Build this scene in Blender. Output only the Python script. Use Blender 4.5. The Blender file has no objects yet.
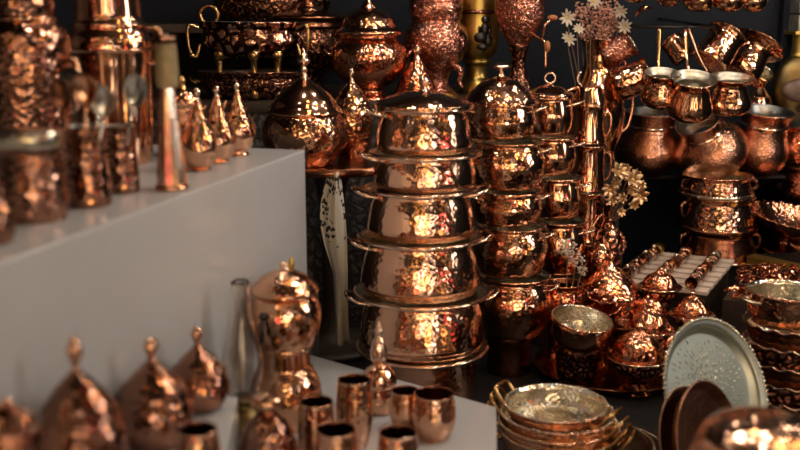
import bpy, bmesh, math, random
from mathutils import Vector, Matrix, Euler
random.seed(7)
PI = math.pi
SC = bpy.context.scene
COL = SC.collection
CAMZ, PITCH, FPX = 1.5, math.radians(12), 1000.0
C12, S12 = math.cos(PITCH), math.sin(PITCH)

# ---------------------------------------------------------------- measuring helpers
def zat(py, Y):
    v = (225-py)/FPX
    return CAMZ + Y*(-S12+v*C12)/(C12+v*S12)
def dat(Y, z): return Y*C12 + (CAMZ-z)*S12
def Xat(px, Y, z): return (px-400)/FPX*dat(Y, z)
def on(px, py, z):
    v = (225-py)/FPX
    Y = (z-CAMZ)/((-S12+v*C12)/(C12+v*S12))
    return Vector((Xat(px, Y, z), Y, z))
def rpx(hw, Y, z): return hw*dat(Y, z)/FPX

# ---------------------------------------------------------------- materials
def nmat(name):
    m = bpy.data.materials.new(name); m.use_nodes = True
    nt = m.node_tree; b = nt.nodes['Principled BSDF']
    return m, nt, b
def N(nt, t, **kw):
    n = nt.nodes.new(t)
    for k, v in kw.items(): setattr(n, k, v)
    return n
def simple(name, col, rough=.4, metal=0., **inp):
    m, nt, b = nmat(name)
    b.inputs['Base Color'].default_value = (*col, 1)
    b.inputs['Roughness'].default_value = rough
    b.inputs['Metallic'].default_value = metal
    for k, v in inp.items(): b.inputs[k.replace('_', ' ')].default_value = v
    return m
def ramp(nt, stops, interp='LINEAR'):
    r = N(nt, 'ShaderNodeValToRGB'); cr = r.color_ramp; cr.interpolation = interp
    while len(cr.elements) < len(stops): cr.elements.new(.5)
    for e, (p, c) in zip(cr.elements, stops):
        e.position = p; e.color = (*c, 1) if len(c) == 3 else c
    return r
def hammered(name, col, scale=70, strength=.5, rough=.17, dist=.004, var=.25, metal=1., stretch=(1, 1, 1)):
    """beaten metal: round dimples from a Voronoi field, a slow patina over the colour"""
    m, nt, b = nmat(name)
    tc = N(nt, 'ShaderNodeTexCoord'); mp = N(nt, 'ShaderNodeMapping')
    mp.inputs['Scale'].default_value = stretch
    nt.links.new(tc.outputs['Object'], mp.inputs['Vector'])
    vo = N(nt, 'ShaderNodeTexVoronoi', feature='SMOOTH_F1'); vo.inputs['Scale'].default_value = scale
    vo.inputs['Smoothness'].default_value = .25
    nt.links.new(mp.outputs[0], vo.inputs['Vector'])
    bu = N(nt, 'ShaderNodeBump'); bu.inputs['Strength'].default_value = strength; bu.inputs['Distance'].default_value = dist
    nt.links.new(vo.outputs['Distance'], bu.inputs['Height'])
    nt.links.new(bu.outputs[0], b.inputs['Normal'])
    no = N(nt, 'ShaderNodeTexNoise'); no.inputs['Scale'].default_value = 9; no.inputs['Detail'].default_value = 4
    nt.links.new(tc.outputs['Object'], no.inputs['Vector'])
    dk = tuple(c*(1-var) for c in col)
    rp = ramp(nt, [(.35, dk), (.65, col)])
    nt.links.new(no.outputs[0], rp.inputs[0]); nt.links.new(rp.outputs[0], b.inputs['Base Color'])
    b.inputs['Metallic'].default_value = metal; b.inputs['Roughness'].default_value = rough
    return m
def engraved(name, col, dark, scale=45, strength=.8, rough=.28, cut=.35):
    """chased ornament: swirling raised leaves over blackened ground"""
    m, nt, b = nmat(name)
    tc = N(nt, 'ShaderNodeTexCoord')
    no = N(nt, 'ShaderNodeTexNoise'); no.inputs['Scale'].default_value = scale*.3; no.inputs['Detail'].default_value = 1
    no.inputs['Distortion'].default_value = 1.5
    nt.links.new(tc.outputs['Object'], no.inputs['Vector'])
    ad = N(nt, 'ShaderNodeVectorMath', operation='MULTIPLY_ADD')
    ad.inputs[1].default_value = (.05, .05, .05)
    nt.links.new(no.outputs['Color'], ad.inputs[0]); nt.links.new(tc.outputs['Object'], ad.inputs[2])
    vo = N(nt, 'ShaderNodeTexVoronoi', feature='DISTANCE_TO_EDGE'); vo.inputs['Scale'].default_value = scale
    nt.links.new(ad.outputs[0], vo.inputs['Vector'])
    v2 = N(nt, 'ShaderNodeTexVoronoi'); v2.inputs['Scale'].default_value = scale*2.7
    nt.links.new(ad.outputs[0], v2.inputs['Vector'])
    mx = N(nt, 'ShaderNodeMath', operation='MULTIPLY_ADD'); mx.inputs[1].default_value = -.25
    nt.links.new(v2.outputs['Distance'], mx.inputs[0]); nt.links.new(vo.outputs['Distance'], mx.inputs[2])
    rp = ramp(nt, [(cut*.05, dark), (cut*.4, col)])
    nt.links.new(mx.outputs[0], rp.inputs[0]); nt.links.new(rp.outputs[0], b.inputs['Base Color'])
    bu = N(nt, 'ShaderNodeBump'); bu.inputs['Strength'].default_value = strength; bu.inputs['Distance'].default_value = .006
    nt.links.new(mx.outputs[0], bu.inputs['Height']); nt.links.new(bu.outputs[0], b.inputs['Normal'])
    b.inputs['Metallic'].default_value = 1; b.inputs['Roughness'].default_value = rough
    return m
def mottled(name, c1, c2, scale=12, rough=.5, metal=0, bump=0.):
    m, nt, b = nmat(name)
    tc = N(nt, 'ShaderNodeTexCoord'); no = N(nt, 'ShaderNodeTexNoise')
    no.inputs['Scale'].default_value = scale; no.inputs['Detail'].default_value = 5
    nt.links.new(tc.outputs['Object'], no.inputs['Vector'])
    rp = ramp(nt, [(.35, c1), (.65, c2)])
    nt.links.new(no.outputs[0], rp.inputs[0]); nt.links.new(rp.outputs[0], b.inputs['Base Color'])
    b.inputs['Roughness'].default_value = rough; b.inputs['Metallic'].default_value = metal
    if bump:
        bu = N(nt, 'ShaderNodeBump'); bu.inputs['Strength'].default_value = bump; bu.inputs['Distance'].default_value = .004
        nt.links.new(no.outputs[0], bu.inputs['Height']); nt.links.new(bu.outputs[0], b.inputs['Normal'])
    return m
CU = (.77, .43, .275)
M = {}
M['cu'] = hammered('copper_smooth', CU, 34, .10, .11, .003, .15)
M['ham'] = hammered('copper_hammered', CU, 95, .26, .11)
M['hamv'] = hammered('copper_hammered_stack', (.80, .46, .30), 85, .2, .12, .004, .12)
M['hamb'] = hammered('copper_hammered_bold', CU, 75, .38, .12, .005)
M['hamf'] = hammered('copper_hammered_fine', (.74, .36, .23), 190, .35, .16, .003)
M['hamr'] = hammered('copper_hammered_red', (.82, .37, .22), 100, .34, .13, .005)
M['hamk'] = hammered('copper_hammered_brown', (.40, .20, .135), 85, .5, .13, .005, .45)  # darker brown copper for most plinth wares and the foreground jars
M['eng'] = engraved('copper_engraved', (.84, .42, .28), (.07, .03, .02), 45, .7, .22, .22)
M['engb'] = engraved('copper_engraved_large', (.86, .46, .32), (.05, .02, .015), 26, .7, .2, .16)
M['engp'] = engraved('copper_chased_pink', (.90, .50, .38), (.40, .16, .11), 60, .8, .22)
M['engd'] = engraved('copper_engraved_dark', (.52, .26, .16), (.05, .022, .016), 60, .7, .24, .25)
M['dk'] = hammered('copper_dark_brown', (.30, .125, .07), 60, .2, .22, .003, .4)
M['blk'] = hammered('blackened_copper', (.055, .038, .032), 60, .2, .3, .003, .3)
M['dkh'] = hammered('copper_brown_tray', (.38, .17, .10), 80, .35, .3, .003, .35)
M['tin'] = hammered('tin_lining', (.80, .74, .60), 90, .35, .2, .004, .2)
M['tinm'] = hammered('tin_lining_satin', (.55, .51, .42), 60, .2, .34, .003, .3)
M['hamw'] = hammered('copper_beaten_satin', (.70, .36, .23), 150, .32, .24, .004, .2)
M['hambig'] = hammered('copper_hammered_large', CU, 48, .6, .14, .006)
M['tind'] = hammered('tin_lining_dull', (.34, .33, .31), 60, .3, .32, .003, .3)
M['rim'] = hammered('copper_rim_bright', (.86, .62, .48), 40, .1, .16, .002, .15)
M['brass'] = hammered('brass_polished', (.70, .45, .19), 50, .15, .2, .003, .25)
M['brasso'] = hammered('brass_olive', (.56, .40, .115), 20, .1, .3, .003, .3)
M['gold'] = hammered('gilt_edge', (.78, .54, .16), 30, .1, .4, .002, .2)
M['silver'] = hammered('tin_tray_chased', (.50, .535, .45), 30, .1, .42, .003, .08)
M['white'] = mottled('white_lacquer', (.375, .392, .412), (.40, .42, .442), 5, .22)
M['black'] = simple('black_board', (.009, .008, .008), .5, 0., Specular_IOR_Level=.25)
M['navy'] = mottled('navy_wall', (.006, .008, .013), (.010, .013, .020), 3, .7)
M['navy'].node_tree.nodes['Principled BSDF'].inputs['Specular IOR Level'].default_value = .15
M['wood'] = mottled('dark_wood', (.018, .011, .008), (.04, .024, .016), 18, .5, 0, .2)
M['carved'] = engraved('carved_dark_panel', (.055, .045, .04), (.012, .010, .009), 30, .8, .5)
M['carved'].node_tree.nodes['Principled BSDF'].inputs['Metallic'].default_value = 0
M['floor'] = mottled('stone_floor', (.06, .05, .045), (.12, .10, .085), 6, .5)
M['grey'] = mottled('grey_board', (.10, .095, .09), (.16, .15, .14), 6, .6)
M['slat'] = mottled('cream_wood', (.50, .40, .32), (.62, .51, .42), 14, .55, 0, .15)
M['cream'] = simple('dried_petal_cream', (.50, .42, .33), .7)
M['palep'] = mottled('dried_blossom_pale', (.42, .33, .26), (.66, .58, .48), 60, .7)
M['leafgold'] = hammered('gilded_leaf', (.72, .46, .26), 40, .2, .35, .003, .4)
M['pink'] = mottled('dried_blossom_rose', (.42, .17, .11), (.68, .38, .28), 60, .6)
M['yellow'] = simple('dried_petal_yellow', (.62, .42, .08), .7)
M['stem'] = simple('dried_stem', (.16, .10, .055), .8)
M['woodk'] = simple('turned_wood_knob', (.36, .13, .05), .35)
M['iron'] = simple('dark_iron', (.05, .048, .045), .35, .9)
M['steel'] = simple('steel_spoon', (.62, .60, .56), .18, 1.)
M['dkbrass'] = hammered('brass_darkened', (.26, .18, .075), 30, .2, .35, .003, .4)
M['parch'] = mottled('aged_brass_sleeve', (.20, .15, .07), (.38, .29, .15), 30, .5, .3)
m, nt, b = nmat('lamp_glass'); M['glass'] = m
b.inputs['Transmission Weight'].default_value = 1; b.inputs['Roughness'].default_value = .02; b.inputs['IOR'].default_value = 1.45
b.inputs['Base Color'].default_value = (.97, .95, .92, 1)
# floral cloth: pale ground with dark sprays in its upper half
m, nt, b = nmat('floral_cloth'); M['cloth'] = m
tc = N(nt, 'ShaderNodeTexCoord')
vo = N(nt, 'ShaderNodeTexVoronoi'); vo.inputs['Scale'].default_value = 75
no = N(nt, 'ShaderNodeTexNoise'); no.inputs['Scale'].default_value = 16
nt.links.new(tc.outputs['Object'], vo.inputs['Vector']); nt.links.new(tc.outputs['Object'], no.inputs['Vector'])
mm = N(nt, 'ShaderNodeMath', operation='MULTIPLY'); r1 = ramp(nt, [(.42, (1, 1, 1)), (.5, (0, 0, 0))]); r2 = ramp(nt, [(.44, (0, 0, 0)), (.5, (1, 1, 1))])
nt.links.new(vo.outputs['Distance'], r1.inputs[0]); nt.links.new(no.outputs[0], r2.inputs[0])
nt.links.new(r1.outputs[0], mm.inputs[0]); nt.links.new(r2.outputs[0], mm.inputs[1])
sz = N(nt, 'ShaderNodeSeparateXYZ'); nt.links.new(tc.outputs['Object'], sz.inputs[0])
mr = N(nt, 'ShaderNodeMapRange'); mr.inputs[1].default_value = .86; mr.inputs[2].default_value = .93; nt.links.new(sz.outputs[2], mr.inputs[0])
m3 = N(nt, 'ShaderNodeMath', operation='MULTIPLY'); nt.links.new(mm.outputs[0], m3.inputs[0]); nt.links.new(mr.outputs[0], m3.inputs[1])
r3 = ramp(nt, [(.3, (.64, .59, .49)), (.6, (.03, .025, .03))])
nt.links.new(m3.outputs[0], r3.inputs[0]); nt.links.new(r3.outputs[0], b.inputs['Base Color']); b.inputs['Roughness'].default_value = .7

# ---------------------------------------------------------------- mesh helpers
def finish(name, bm, mats, parent=None, smooth=True, angle=None):
    me = bpy.data.meshes.new(name)
    bmesh.ops.recalc_face_normals(bm, faces=bm.faces[:])
    bm.to_mesh(me); bm.free()
    if not isinstance(mats, (list, tuple)): mats = [mats]
    for x in mats: me.materials.append(M[x] if isinstance(x, str) else x)
    if smooth:
        for p in me.polygons: p.use_smooth = True
        if angle: me.set_sharp_from_angle(angle=math.radians(angle))
    o = bpy.data.objects.new(name, me); COL.objects.link(o)
    if parent: o.parent = parent
    return o
def thing(name, label, cat, loc=(0, 0, 0), rot=(0, 0, 0), group=None, scale=1):
    o = bpy.data.objects.new(name, None); COL.objects.link(o)
    o.location = loc; o.rotation_euler = rot; o.scale = (scale,)*3
    o.empty_display_size = .05
    o['label'] = label; o['category'] = cat
    if group: o['group'] = group
    return o
def tag(o, label, cat, group=None, kind=None):
    o['label'] = label; o['category'] = cat
    if group: o['group'] = group
    if kind: o['kind'] = kind
    return o
def struct(name, bm, mat, smooth=False):
    o = finish(name, bm, mat, None, smooth); o['kind'] = 'structure'; return o
def dup(root, loc, rot=None, label=None, scale=None):
    r = root.copy(); COL.objects.link(r); r.location = loc
    if rot is not None: r.rotation_euler = rot
    if scale: r.scale = (scale,)*3
    if label: r['label'] = label
    for ch in list(root.children):
        c = ch.copy(); COL.objects.link(c); c.parent = r
        for g in list(ch.children):
            d = g.copy(); COL.objects.link(d); d.parent = c
    return r
def spline(pts, n=5):
    """Catmull-Rom through (r, z) pairs; a third entry marks a sharp corner"""
    out = []; runs = [[]]
    for p in pts:
        runs[-1].append((p[0], p[1]))
        if len(p) > 2: runs.append([(p[0], p[1])])
    for run in runs:
        if len(run) < 2: continue
        k = len(run)
        for i in range(k-1):
            p0 = run[max(i-1, 0)]; p1 = run[i]; p2 = run[i+1]; p3 = run[min(i+2, k-1)]
            for s in range(n):
                t = s/n
                q = []
                for a in (0, 1):
                    q.append(.5*((2*p1[a])+(-p0[a]+p2[a])*t+(2*p0[a]-5*p1[a]+4*p2[a]-p3[a])*t*t+(-p0[a]+3*p1[a]-3*p2[a]+p3[a])*t**3))
                q[0] = max(q[0], 0)
                if not out or abs(out[-1][0]-q[0])+abs(out[-1][1]-q[1]) > 1e-6: out.append(tuple(q))
        out.append(run[-1])
    return out
def rev(bm, prof, seg=48, off=(0, 0, 0), sy=1., wav=None, mi=None):
    """turn an (r, z) list about the z axis; r of 0 makes a pole; wav = (count, amplitude, from_z, radial)"""
    rings = []
    zt = max(p[1] for p in prof)
    for r, z in prof:
        if r < 1e-5:
            rings.append([bm.verts.new((off[0], off[1], off[2]+z))])
        else:
            ring = []
            for i in range(seg):
                a = 2*PI*i/seg; rr, z2 = r, z
                if wav:
                    w = wav[0]; f = max(0, min(1, (z-wav[2])/max(zt-wav[2], 1e-5)))
                    s = math.sin(a*w)
                    z2 += wav[1]*f*s; rr += wav[3]*f*s
                ring.append(bm.verts.new((off[0]+rr*math.cos(a), off[1]+sy*rr*math.sin(a), off[2]+z2)))
            rings.append(ring)
    for k in range(len(rings)-1):
        A, B = rings[k], rings[k+1]
        m = mi[k] if mi else 0
        if len(A) == 1 and len(B) == 1: continue
        for i in range(seg):
            j = (i+1) % seg
            if len(A) == 1: f = bm.faces.new((A[0], B[j], B[i]))
            elif len(B) == 1: f = bm.faces.new((A[i], A[j], B[0]))
            else: f = bm.faces.new((A[i], A[j], B[j], B[i]))
            f.material_index = m
def closed(bm, pts, seg=40, **kw):
    p = spline(pts)
    if p[0][0] > 1e-5: p = [(0, p[0][1])]+p
    if p[-1][0] > 1e-5: p = p+[(0, p[-1][1])]
    rev(bm, p, seg, **kw)
def openv(bm, pts, t=.0025, seg=48, bead=0., **kw):
    """an open vessel with wall thickness: outside copper (slot 0), inside lining (slot 1)"""
    p = spline(pts)
    if p[0][0] > 1e-5: p = [(0, p[0][1])]+p
    z0 = p[0][1]
    out = list(p); r, z = out[-1]
    lip = []
    if bead:
        for k in range(1, 6):
            a = -PI/2+PI*k/5
            lip.append((r+bead*math.cos(a)*1.0, z+bead+bead*math.sin(a)))
    inn = [(max(q[0]-t, 0), max(q[1], z0+t)) for q in reversed(p)]
    while len(inn) > 1 and inn[-1][0] < 1e-5 and inn[-2][0] < 1e-5: inn.pop()
    if lip: inn[0] = (inn[0][0], lip[-1][1]-.0004)
    full = out+lip+inn
    mi = [0]*(len(out)-1+len(lip))+[1]*(len(inn))
    rev(bm, full, seg, mi=mi, **kw)
def tube(bm, pts, r, seg=8, closedp=False, flat=1.):
    pts = [Vector(p) for p in pts]; n = len(pts)
    if not isinstance(r, (list, tuple)): r = [r]*n
    rings = []; up = None
    for i, p in enumerate(pts):
        if closedp: t = (pts[(i+1) % n]-pts[i-1]).normalized()
        else: t = (pts[min(i+1, n-1)]-pts[max(i-1, 0)]).normalized()
        if up is None:
            up = Vector((0, 0, 1)) if abs(t.z) < .9 else Vector((1, 0, 0))
        up = (up-t*up.dot(t))
        if up.length < 1e-6: up = t.orthogonal()
        up.normalize(); s = t.cross(up)
        rings.append([bm.verts.new(p+(up*math.cos(2*PI*k/seg)*flat+s*math.sin(2*PI*k/seg))*r[i]) for k in range(seg)])
    m = n if closedp else n-1
    for i in range(m):
        A, B = rings[i], rings[(i+1) % n]
        for k in range(seg):
            bm.faces.new((A[k], A[(k+1) % seg], B[(k+1) % seg], B[k]))
    if not closedp:
        bm.faces.new(rings[0][::-1]); bm.faces.new(rings[-1])
def arc3(p0, p1, p2, n=10):
    """smooth curve through three points"""
    p0, p1, p2 = Vector(p0), Vector(p1), Vector(p2); c = 2*p1-.5*(p0+p2)
    return [p0*(1-t)**2+c*2*t*(1-t)+p2*t*t for t in [k/n for k in range(n+1)]]
def curve_pts(pts, n=5):
    pts = [Vector(p) for p in pts]; out = []; k = len(pts)
    for i in range(k-1):
        p0 = pts[max(i-1, 0)]; p1 = pts[i]; p2 = pts[i+1]; p3 = pts[min(i+2, k-1)]
        for s in range(n):
            t = s/n
            out.append(.5*((2*p1)+(-p0+p2)*t+(2*p0-5*p1+4*p2-p3)*t*t+(-p0+3*p1-3*p2+p3)*t**3))
    out.append(pts[-1]); return out
def ball(bm, c, r, u=10, v=7, sc=(1, 1, 1)):
    mat = Matrix.Translation(c) @ Matrix.Diagonal((*sc, 1))
    bmesh.ops.create_uvsphere(bm, u_segments=u, v_segments=v, radius=r, matrix=mat)
def box(bm, lo, hi, bev=0.):
    lo, hi = Vector(lo), Vector(hi); c = (lo+hi)/2; s = hi-lo
    r = bmesh.ops.create_cube(bm, size=1, matrix=Matrix.Translation(c) @ Matrix.Diagonal((*s, 1)))
    if bev:
        ed = list({e for v in r['verts'] for e in v.link_edges})
        bmesh.ops.bevel(bm, geom=ed, offset=bev, segments=2, affect='EDGES', profile=.7)
def prism(bm, poly, z0, z1, bev=0.):
    a = [bm.verts.new((x, y, z0)) for x, y in poly]; b = [bm.verts.new((x, y, z1)) for x, y in poly]
    bm.faces.new(a[::-1]); bm.faces.new(b)
    n = len(poly)
    for i in range(n): bm.faces.new((a[i], a[(i+1) % n], b[(i+1) % n], b[i]))
    if bev: bmesh.ops.bevel(bm, geom=bm.edges[:], offset=bev, segments=3, affect='EDGES', profile=.7)

# ---------------------------------------------------------------- turned wares, drawn from their silhouettes
def turn(name, label, cat, px, Y, z0, parts, group=None, rot=(0, 0, 0), sy=1., seg=48):
    """parts: (part name, silhouette [(half width px, row px)] from top to bottom, material, options)
    options: lining = inner material makes it an open vessel; base = True ends it on z0; under = index of the part it belongs to"""
    X = Xat(px, Y, (z0+zat(parts[0][1][0][1], Y))/2)
    root = thing(name, label, cat, (X, Y, z0), rot, group)
    made = []
    for pn, pts, mat, op in parts:
        prof = []
        for q in pts:
            z = zat(q[1], Y); r = rpx(q[0], Y, z)
            prof.append((r, z-z0, 's') if len(q) > 2 else (r, z-z0))
        prof.reverse()
        if op.get('base'):
            prof[0] = (prof[0][0], 0.) + tuple(prof[0][2:])
            prof = [prof[0]]+[p for p in prof[1:] if p[1] > .0008]
            prof = [(prof[0][0]*.82, 0., 's')]+[(prof[0][0], .002)]+prof[1:]
        bm = bmesh.new()
        kw = dict(sy=sy); sg_ = op.get('seg', seg)
        if op.get('wav'): kw['wav'] = op['wav']
        if op.get('lining'):
            openv(bm, prof, op.get('t', .0025), sg_, op.get('bead', .002), **kw)
            mats = [mat, op['lining']]
        else:
            closed(bm, prof, sg_, **kw); mats = [mat]
        par = made[op['under']] if 'under' in op else root
        o = finish(pn, bm, mats, par, True, 20 if op.get('flat') else None)
        made.append(o)
    return root, made
def loop_handle(root, ang, r, z, out=.045, half=.035, rad=.004, rise=.01, mat='rim', name='handle', drop=0.):
    """a bail ear: leaves the wall, swings out and returns"""
    ca, sa = math.cos(ang), math.sin(ang)
    def P(o, s, h): return (ca*(r+o)-sa*s, sa*(r+o)+ca*s, z+h)
    pts = curve_pts([P(-.006, -half, -drop), P(out*.45, -half*1.05, rise*.3), P(out*.95, -half*.6, rise), P(out, 0, rise*1.1),
                     P(out*.95, half*.6, rise), P(out*.45, half*1.05, rise*.3), P(-.006, half, -drop)], 4)
    bm = bmesh.new(); tube(bm, pts, rad, 8)
    for s in (-1, 1): ball(bm, P(-.001, half*s, -drop), rad*2, 8, 6, (1, 1, .7))
    return finish(name, bm, mat, root)
def ear_handle(root, ang, r, z0, z1, out=.03, rad=.004, mat='cu', name='handle', flat=1.):
    """upright ear from z0 up to z1 against the wall"""
    ca, sa = math.cos(ang), math.sin(ang)
    r0, r1 = r if isinstance(r, tuple) else (r, r)
    def P(rr, z): return (ca*rr, sa*rr, z)
    pts = curve_pts([P(r0-.004, z0), P(r0+out*.7, z0+(z1-z0)*.12), P(max(r0, r1)+out, z0+(z1-z0)*.5), P(r1+out*.8, z1-(z1-z0)*.06), P(r1-.004, z1)], 5)
    bm = bmesh.new(); tube(bm, pts, rad, 8, flat=flat)
    return finish(name, bm, mat, root)

# ================================================================ THE SETTING
bm = bmesh.new(); box(bm, (-2.2, -3.0, -.1), (2.6, 3.9, 0)); struct('floor', bm, 'floor')
bm = bmesh.new(); box(bm, (-2.2, 3.75, 0), (2.6, 3.9, 2.6)); struct('wall_back', bm, 'navy')
bm = bmesh.new(); box(bm, (-2.2, .3, 0), (-2.05, 3.75, 2.6)); struct('wall_left', bm, 'wood')
bm = bmesh.new(); box(bm, (2.45, 1.6, 0), (2.6, 3.75, 2.6)); struct('wall_right', bm, 'navy')
bm = bmesh.new(); box(bm, (-2.2, 1.0, 2.6), (2.6, 3.9, 2.7)); struct('ceiling', bm, 'wood')
x = Xat(787, 3.7, 1.5)
bm = bmesh.new(); box(bm, (x-.012, 3.70, 0), (x+.012, 3.75, 2.6), .003); struct('trim_1', bm, 'navy')

ZL, ZW, ZC, ZR, ZA, ZT = .57, .70, 1.20, .86, 1.24, 1.11   # dark table, white table, plinth top, riser, cabinet, round table

# white low table with its cut corner, the tall white plinth on it and a low riser
fa, fb = Vector((-.5, 1.15)), Vector((-.212, 2.22))
fd = (fb-fa).normalized(); fn = Vector((fd.y, -fd.x)); fl = -fn
bm = bmesh.new()
prism(bm, [(.20, 1.95), (-.20, 2.26), (-.62, 2.585), (-1.75, 2.585), (-1.75, .5), (.06, .5), (.16, 1.5)], 0, ZW, .004)
tag(finish('display_table', bm, 'white', None, True, 40), 'low white lacquered table with a clipped corner under the copper cups', 'table')
p0 = fb-fd*1.75; p1 = fb; p2 = fb+fl*1.0; p3 = p0+fl*1.0
bm = bmesh.new(); prism(bm, [tuple(p0), tuple(p1), tuple(p2), tuple(p3)], ZW, ZC, .005)
tag(finish('display_plinth', bm, 'white', None, True, 40), 'tall white glossy plinth carrying jars and teapots', 'plinth')
q0 = fb-fd*1.7+fn*.002; q1 = fb-fd*.61+fn*.002; q2 = q1+fn*.095; qm = fb-fd*.9+fn*.2; q3 = q0+fn*.2
bm = bmesh.new(); prism(bm, [tuple(q0), tuple(q1), tuple(q2), tuple(qm), tuple(q3)], ZW, ZR, .004)
tag(finish('display_riser', bm, 'white', None, True, 40), 'low white riser against the tall plinth under the domed jars', 'riser')

# dark table through the middle and right of the stall
bm = bmesh.new()
prism(bm, [(.215, .9), (.215, 1.955), (-.19, 2.27), (-.5, 2.56), (-.5, 2.93), (-.5, 2.94), (.47, 2.94), (.47, 3.07), (.70, 3.07), (.70, 3.74), (2.4, 3.74), (2.4, .9)], 0, ZL, .003)
tag(finish('black_table', bm, 'black', None, True, 40), 'wide black table under the pot stacks, trays and bowls', 'table')
# tall dark cabinet behind the round table
root = thing('back_cabinet', 'dark carved cabinet carrying the samovars, urns and oval basins', 'cabinet', (-.35, 3.2, 0))
bm = bmesh.new(); box(bm, (-.9, -.245, 0), (.81, .5, ZA-.03), .004); finish('body', bm, 'carved', root, True, 40)
bm = bmesh.new(); box(bm, (-.9, -.25, ZA-.03), (.815, .5, ZA), .003); finish('cabinet_top', bm, 'wood', root, True, 40)
root = thing('side_cabinet', 'narrow black cabinet under the tall copper pitcher of dried flowers', 'cabinet', (.58, 3.3, 0))
bm = bmesh.new(); box(bm, (-.105, -.22, 0), (.11, .4, 1.02), .004); finish('body', bm, 'black', root, True, 40)

# wall shelf above the oval basins
zs = 1.462
root = thing('wall_shelf', 'dark wooden wall shelf above the engraved oval basin', 'shelf', (Xat(230, 3.5, zs), 3.5, zs))
bm = bmesh.new(); box(bm, (-.36, -.14, -.028), (.40, .25, 0), .003); finish('board', bm, 'wood', root, True, 40)
for sx in (-.28, .3):
    bm = bmesh.new(); prism(bm, [(0, 0), (0, .012), (.2, .012), (.2, 0)], 0, .012)
    for v in bm.verts: v.co = Vector((sx+v.co.z, .25-v.co.x, -.028-(.012-v.co.y)*6*(1 if v.co.x < .1 else .3)))
    finish('bracket', bm, 'iron', root, False)

# ================================================================ TALL FRONT STACK OF COOKING POTS
def stack_pot(px, Y, z0, H, rb, rbelly, rneck, rrim, label, group, name='cooking_pot', mat='hamv', lining='tin', belly_at=.3, wall=.003, lid=None, handle=None, rimmat=None):
    X = Xat(px, Y, z0+H/2)
    root = thing(name, label, 'pot', (X, Y, z0), (0, 0, random.uniform(0, .3)), group)
    bm = bmesh.new()
    openv(bm, [(rb*.9, 0, 's'), (rb, .003), (rbelly*.985, H*belly_at*.5), (rbelly, H*belly_at), (rneck*.45+rbelly*.55, H*.62), (rneck, H*.9), (rneck*.6+rrim*.4, H*.955), (rrim-.003, H-.004)], wall, 56, .0035)
    finish('body', bm, [mat, lining], root)
    bm = bmesh.new()
    tube(bm, [((rrim-.001)*math.cos(2*PI*k/56), (rrim-.001)*math.sin(2*PI*k/56), H-.001) for k in range(56)], .0038, 8, True)
    finish('rim_band', bm, rimmat or 'rim', root)
    if handle:
        for a in handle: loop_handle(root, a, rneck, H*.86, **HK)
    if lid:
        lr, lh, kind = lid
        bm = bmesh.new()
        closed(bm, [(lr, H+.002, 's'), (lr, H+.007, 's'), (lr*.93, H+.012), (lr*.8, H+lh*.5), (lr*.5, H+lh*.82), (lr*.2, H+lh*.97), (.004, H+lh)], 56)
        lo = finish('lid', bm, mat, root)
        bm = bmesh.new()
        if kind == 'flower':
            closed(bm, [(.012, H+lh-.003), (.005, H+lh+.010), (.006, H+lh+.016), (.018, H+lh+.022), (.020, H+lh+.027), (.004, H+lh+.033)], 24, wav=(6, .0025, H+lh, .001))
        else:
            closed(bm, [(.014, H+lh-.004), (.007, H+lh+.008), (.013, H+lh+.018), (.011, H+lh+.026), (.003, H+lh+.032)], 24)
        finish('knob', bm, 'rim', lo)
    return root
HK = dict(out=.05, half=.04, rad=.0042, rise=.014, mat='rim')
FY = 2.30
g = 'cooking pots of the tall front stack'
zr = [zat(p, FY) for p in (345, 290, 235, 187, 152, 107)]
rw = lambda w, z: w/2*dat(FY, z)/FPX
# bottom pot stands on the black table, then upwards
def fstack(i, px, z0, z1, wb, wbelly, wn, wr, label, lid=None, hands=(PI*1.02, PI*.02)):
    z0 = z0+.002
    return stack_pot(px, FY, z0, z1-z0, rw(wb, z0), rw(wbelly, (z0+z1)/2), rw(wn, z1), rw(wr, z1), label, g, lid=lid, handle=hands, mat='hamv', belly_at=.22)
fstack(0, 422, ZL-.002, zr[0], 100, 110, 104, 131, 'large copper pot at the foot of the tall front stack behind the white table', hands=())
fstack(1, 422, zr[0], zr[1], 120, 125, 110, 136, 'broad hammered copper pot second from the bottom of the tall front stack')
fstack(2, 420, zr[1], zr[2], 114, 119, 101, 124, 'broad hammered copper pot third from the bottom of the tall front stack')
fstack(3, 421, zr[2], zr[3], 102, 107, 93, 112, 'hammered copper pot fourth from the bottom of the tall front stack')
fstack(4, 425, zr[3], zr[4], 98, 102, 95, 111, 'shallow copper pot directly under the lidded one on the tall front stack', hands=(PI*1.02,))
fstack(5, 424, zr[4], zr[5], 92, 97, 84, 96, 'topmost lidded copper pot of the tall front stack', lid=(rw(99, zr[5]), .038, 'knob'), hands=(PI*1.02,))

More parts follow.
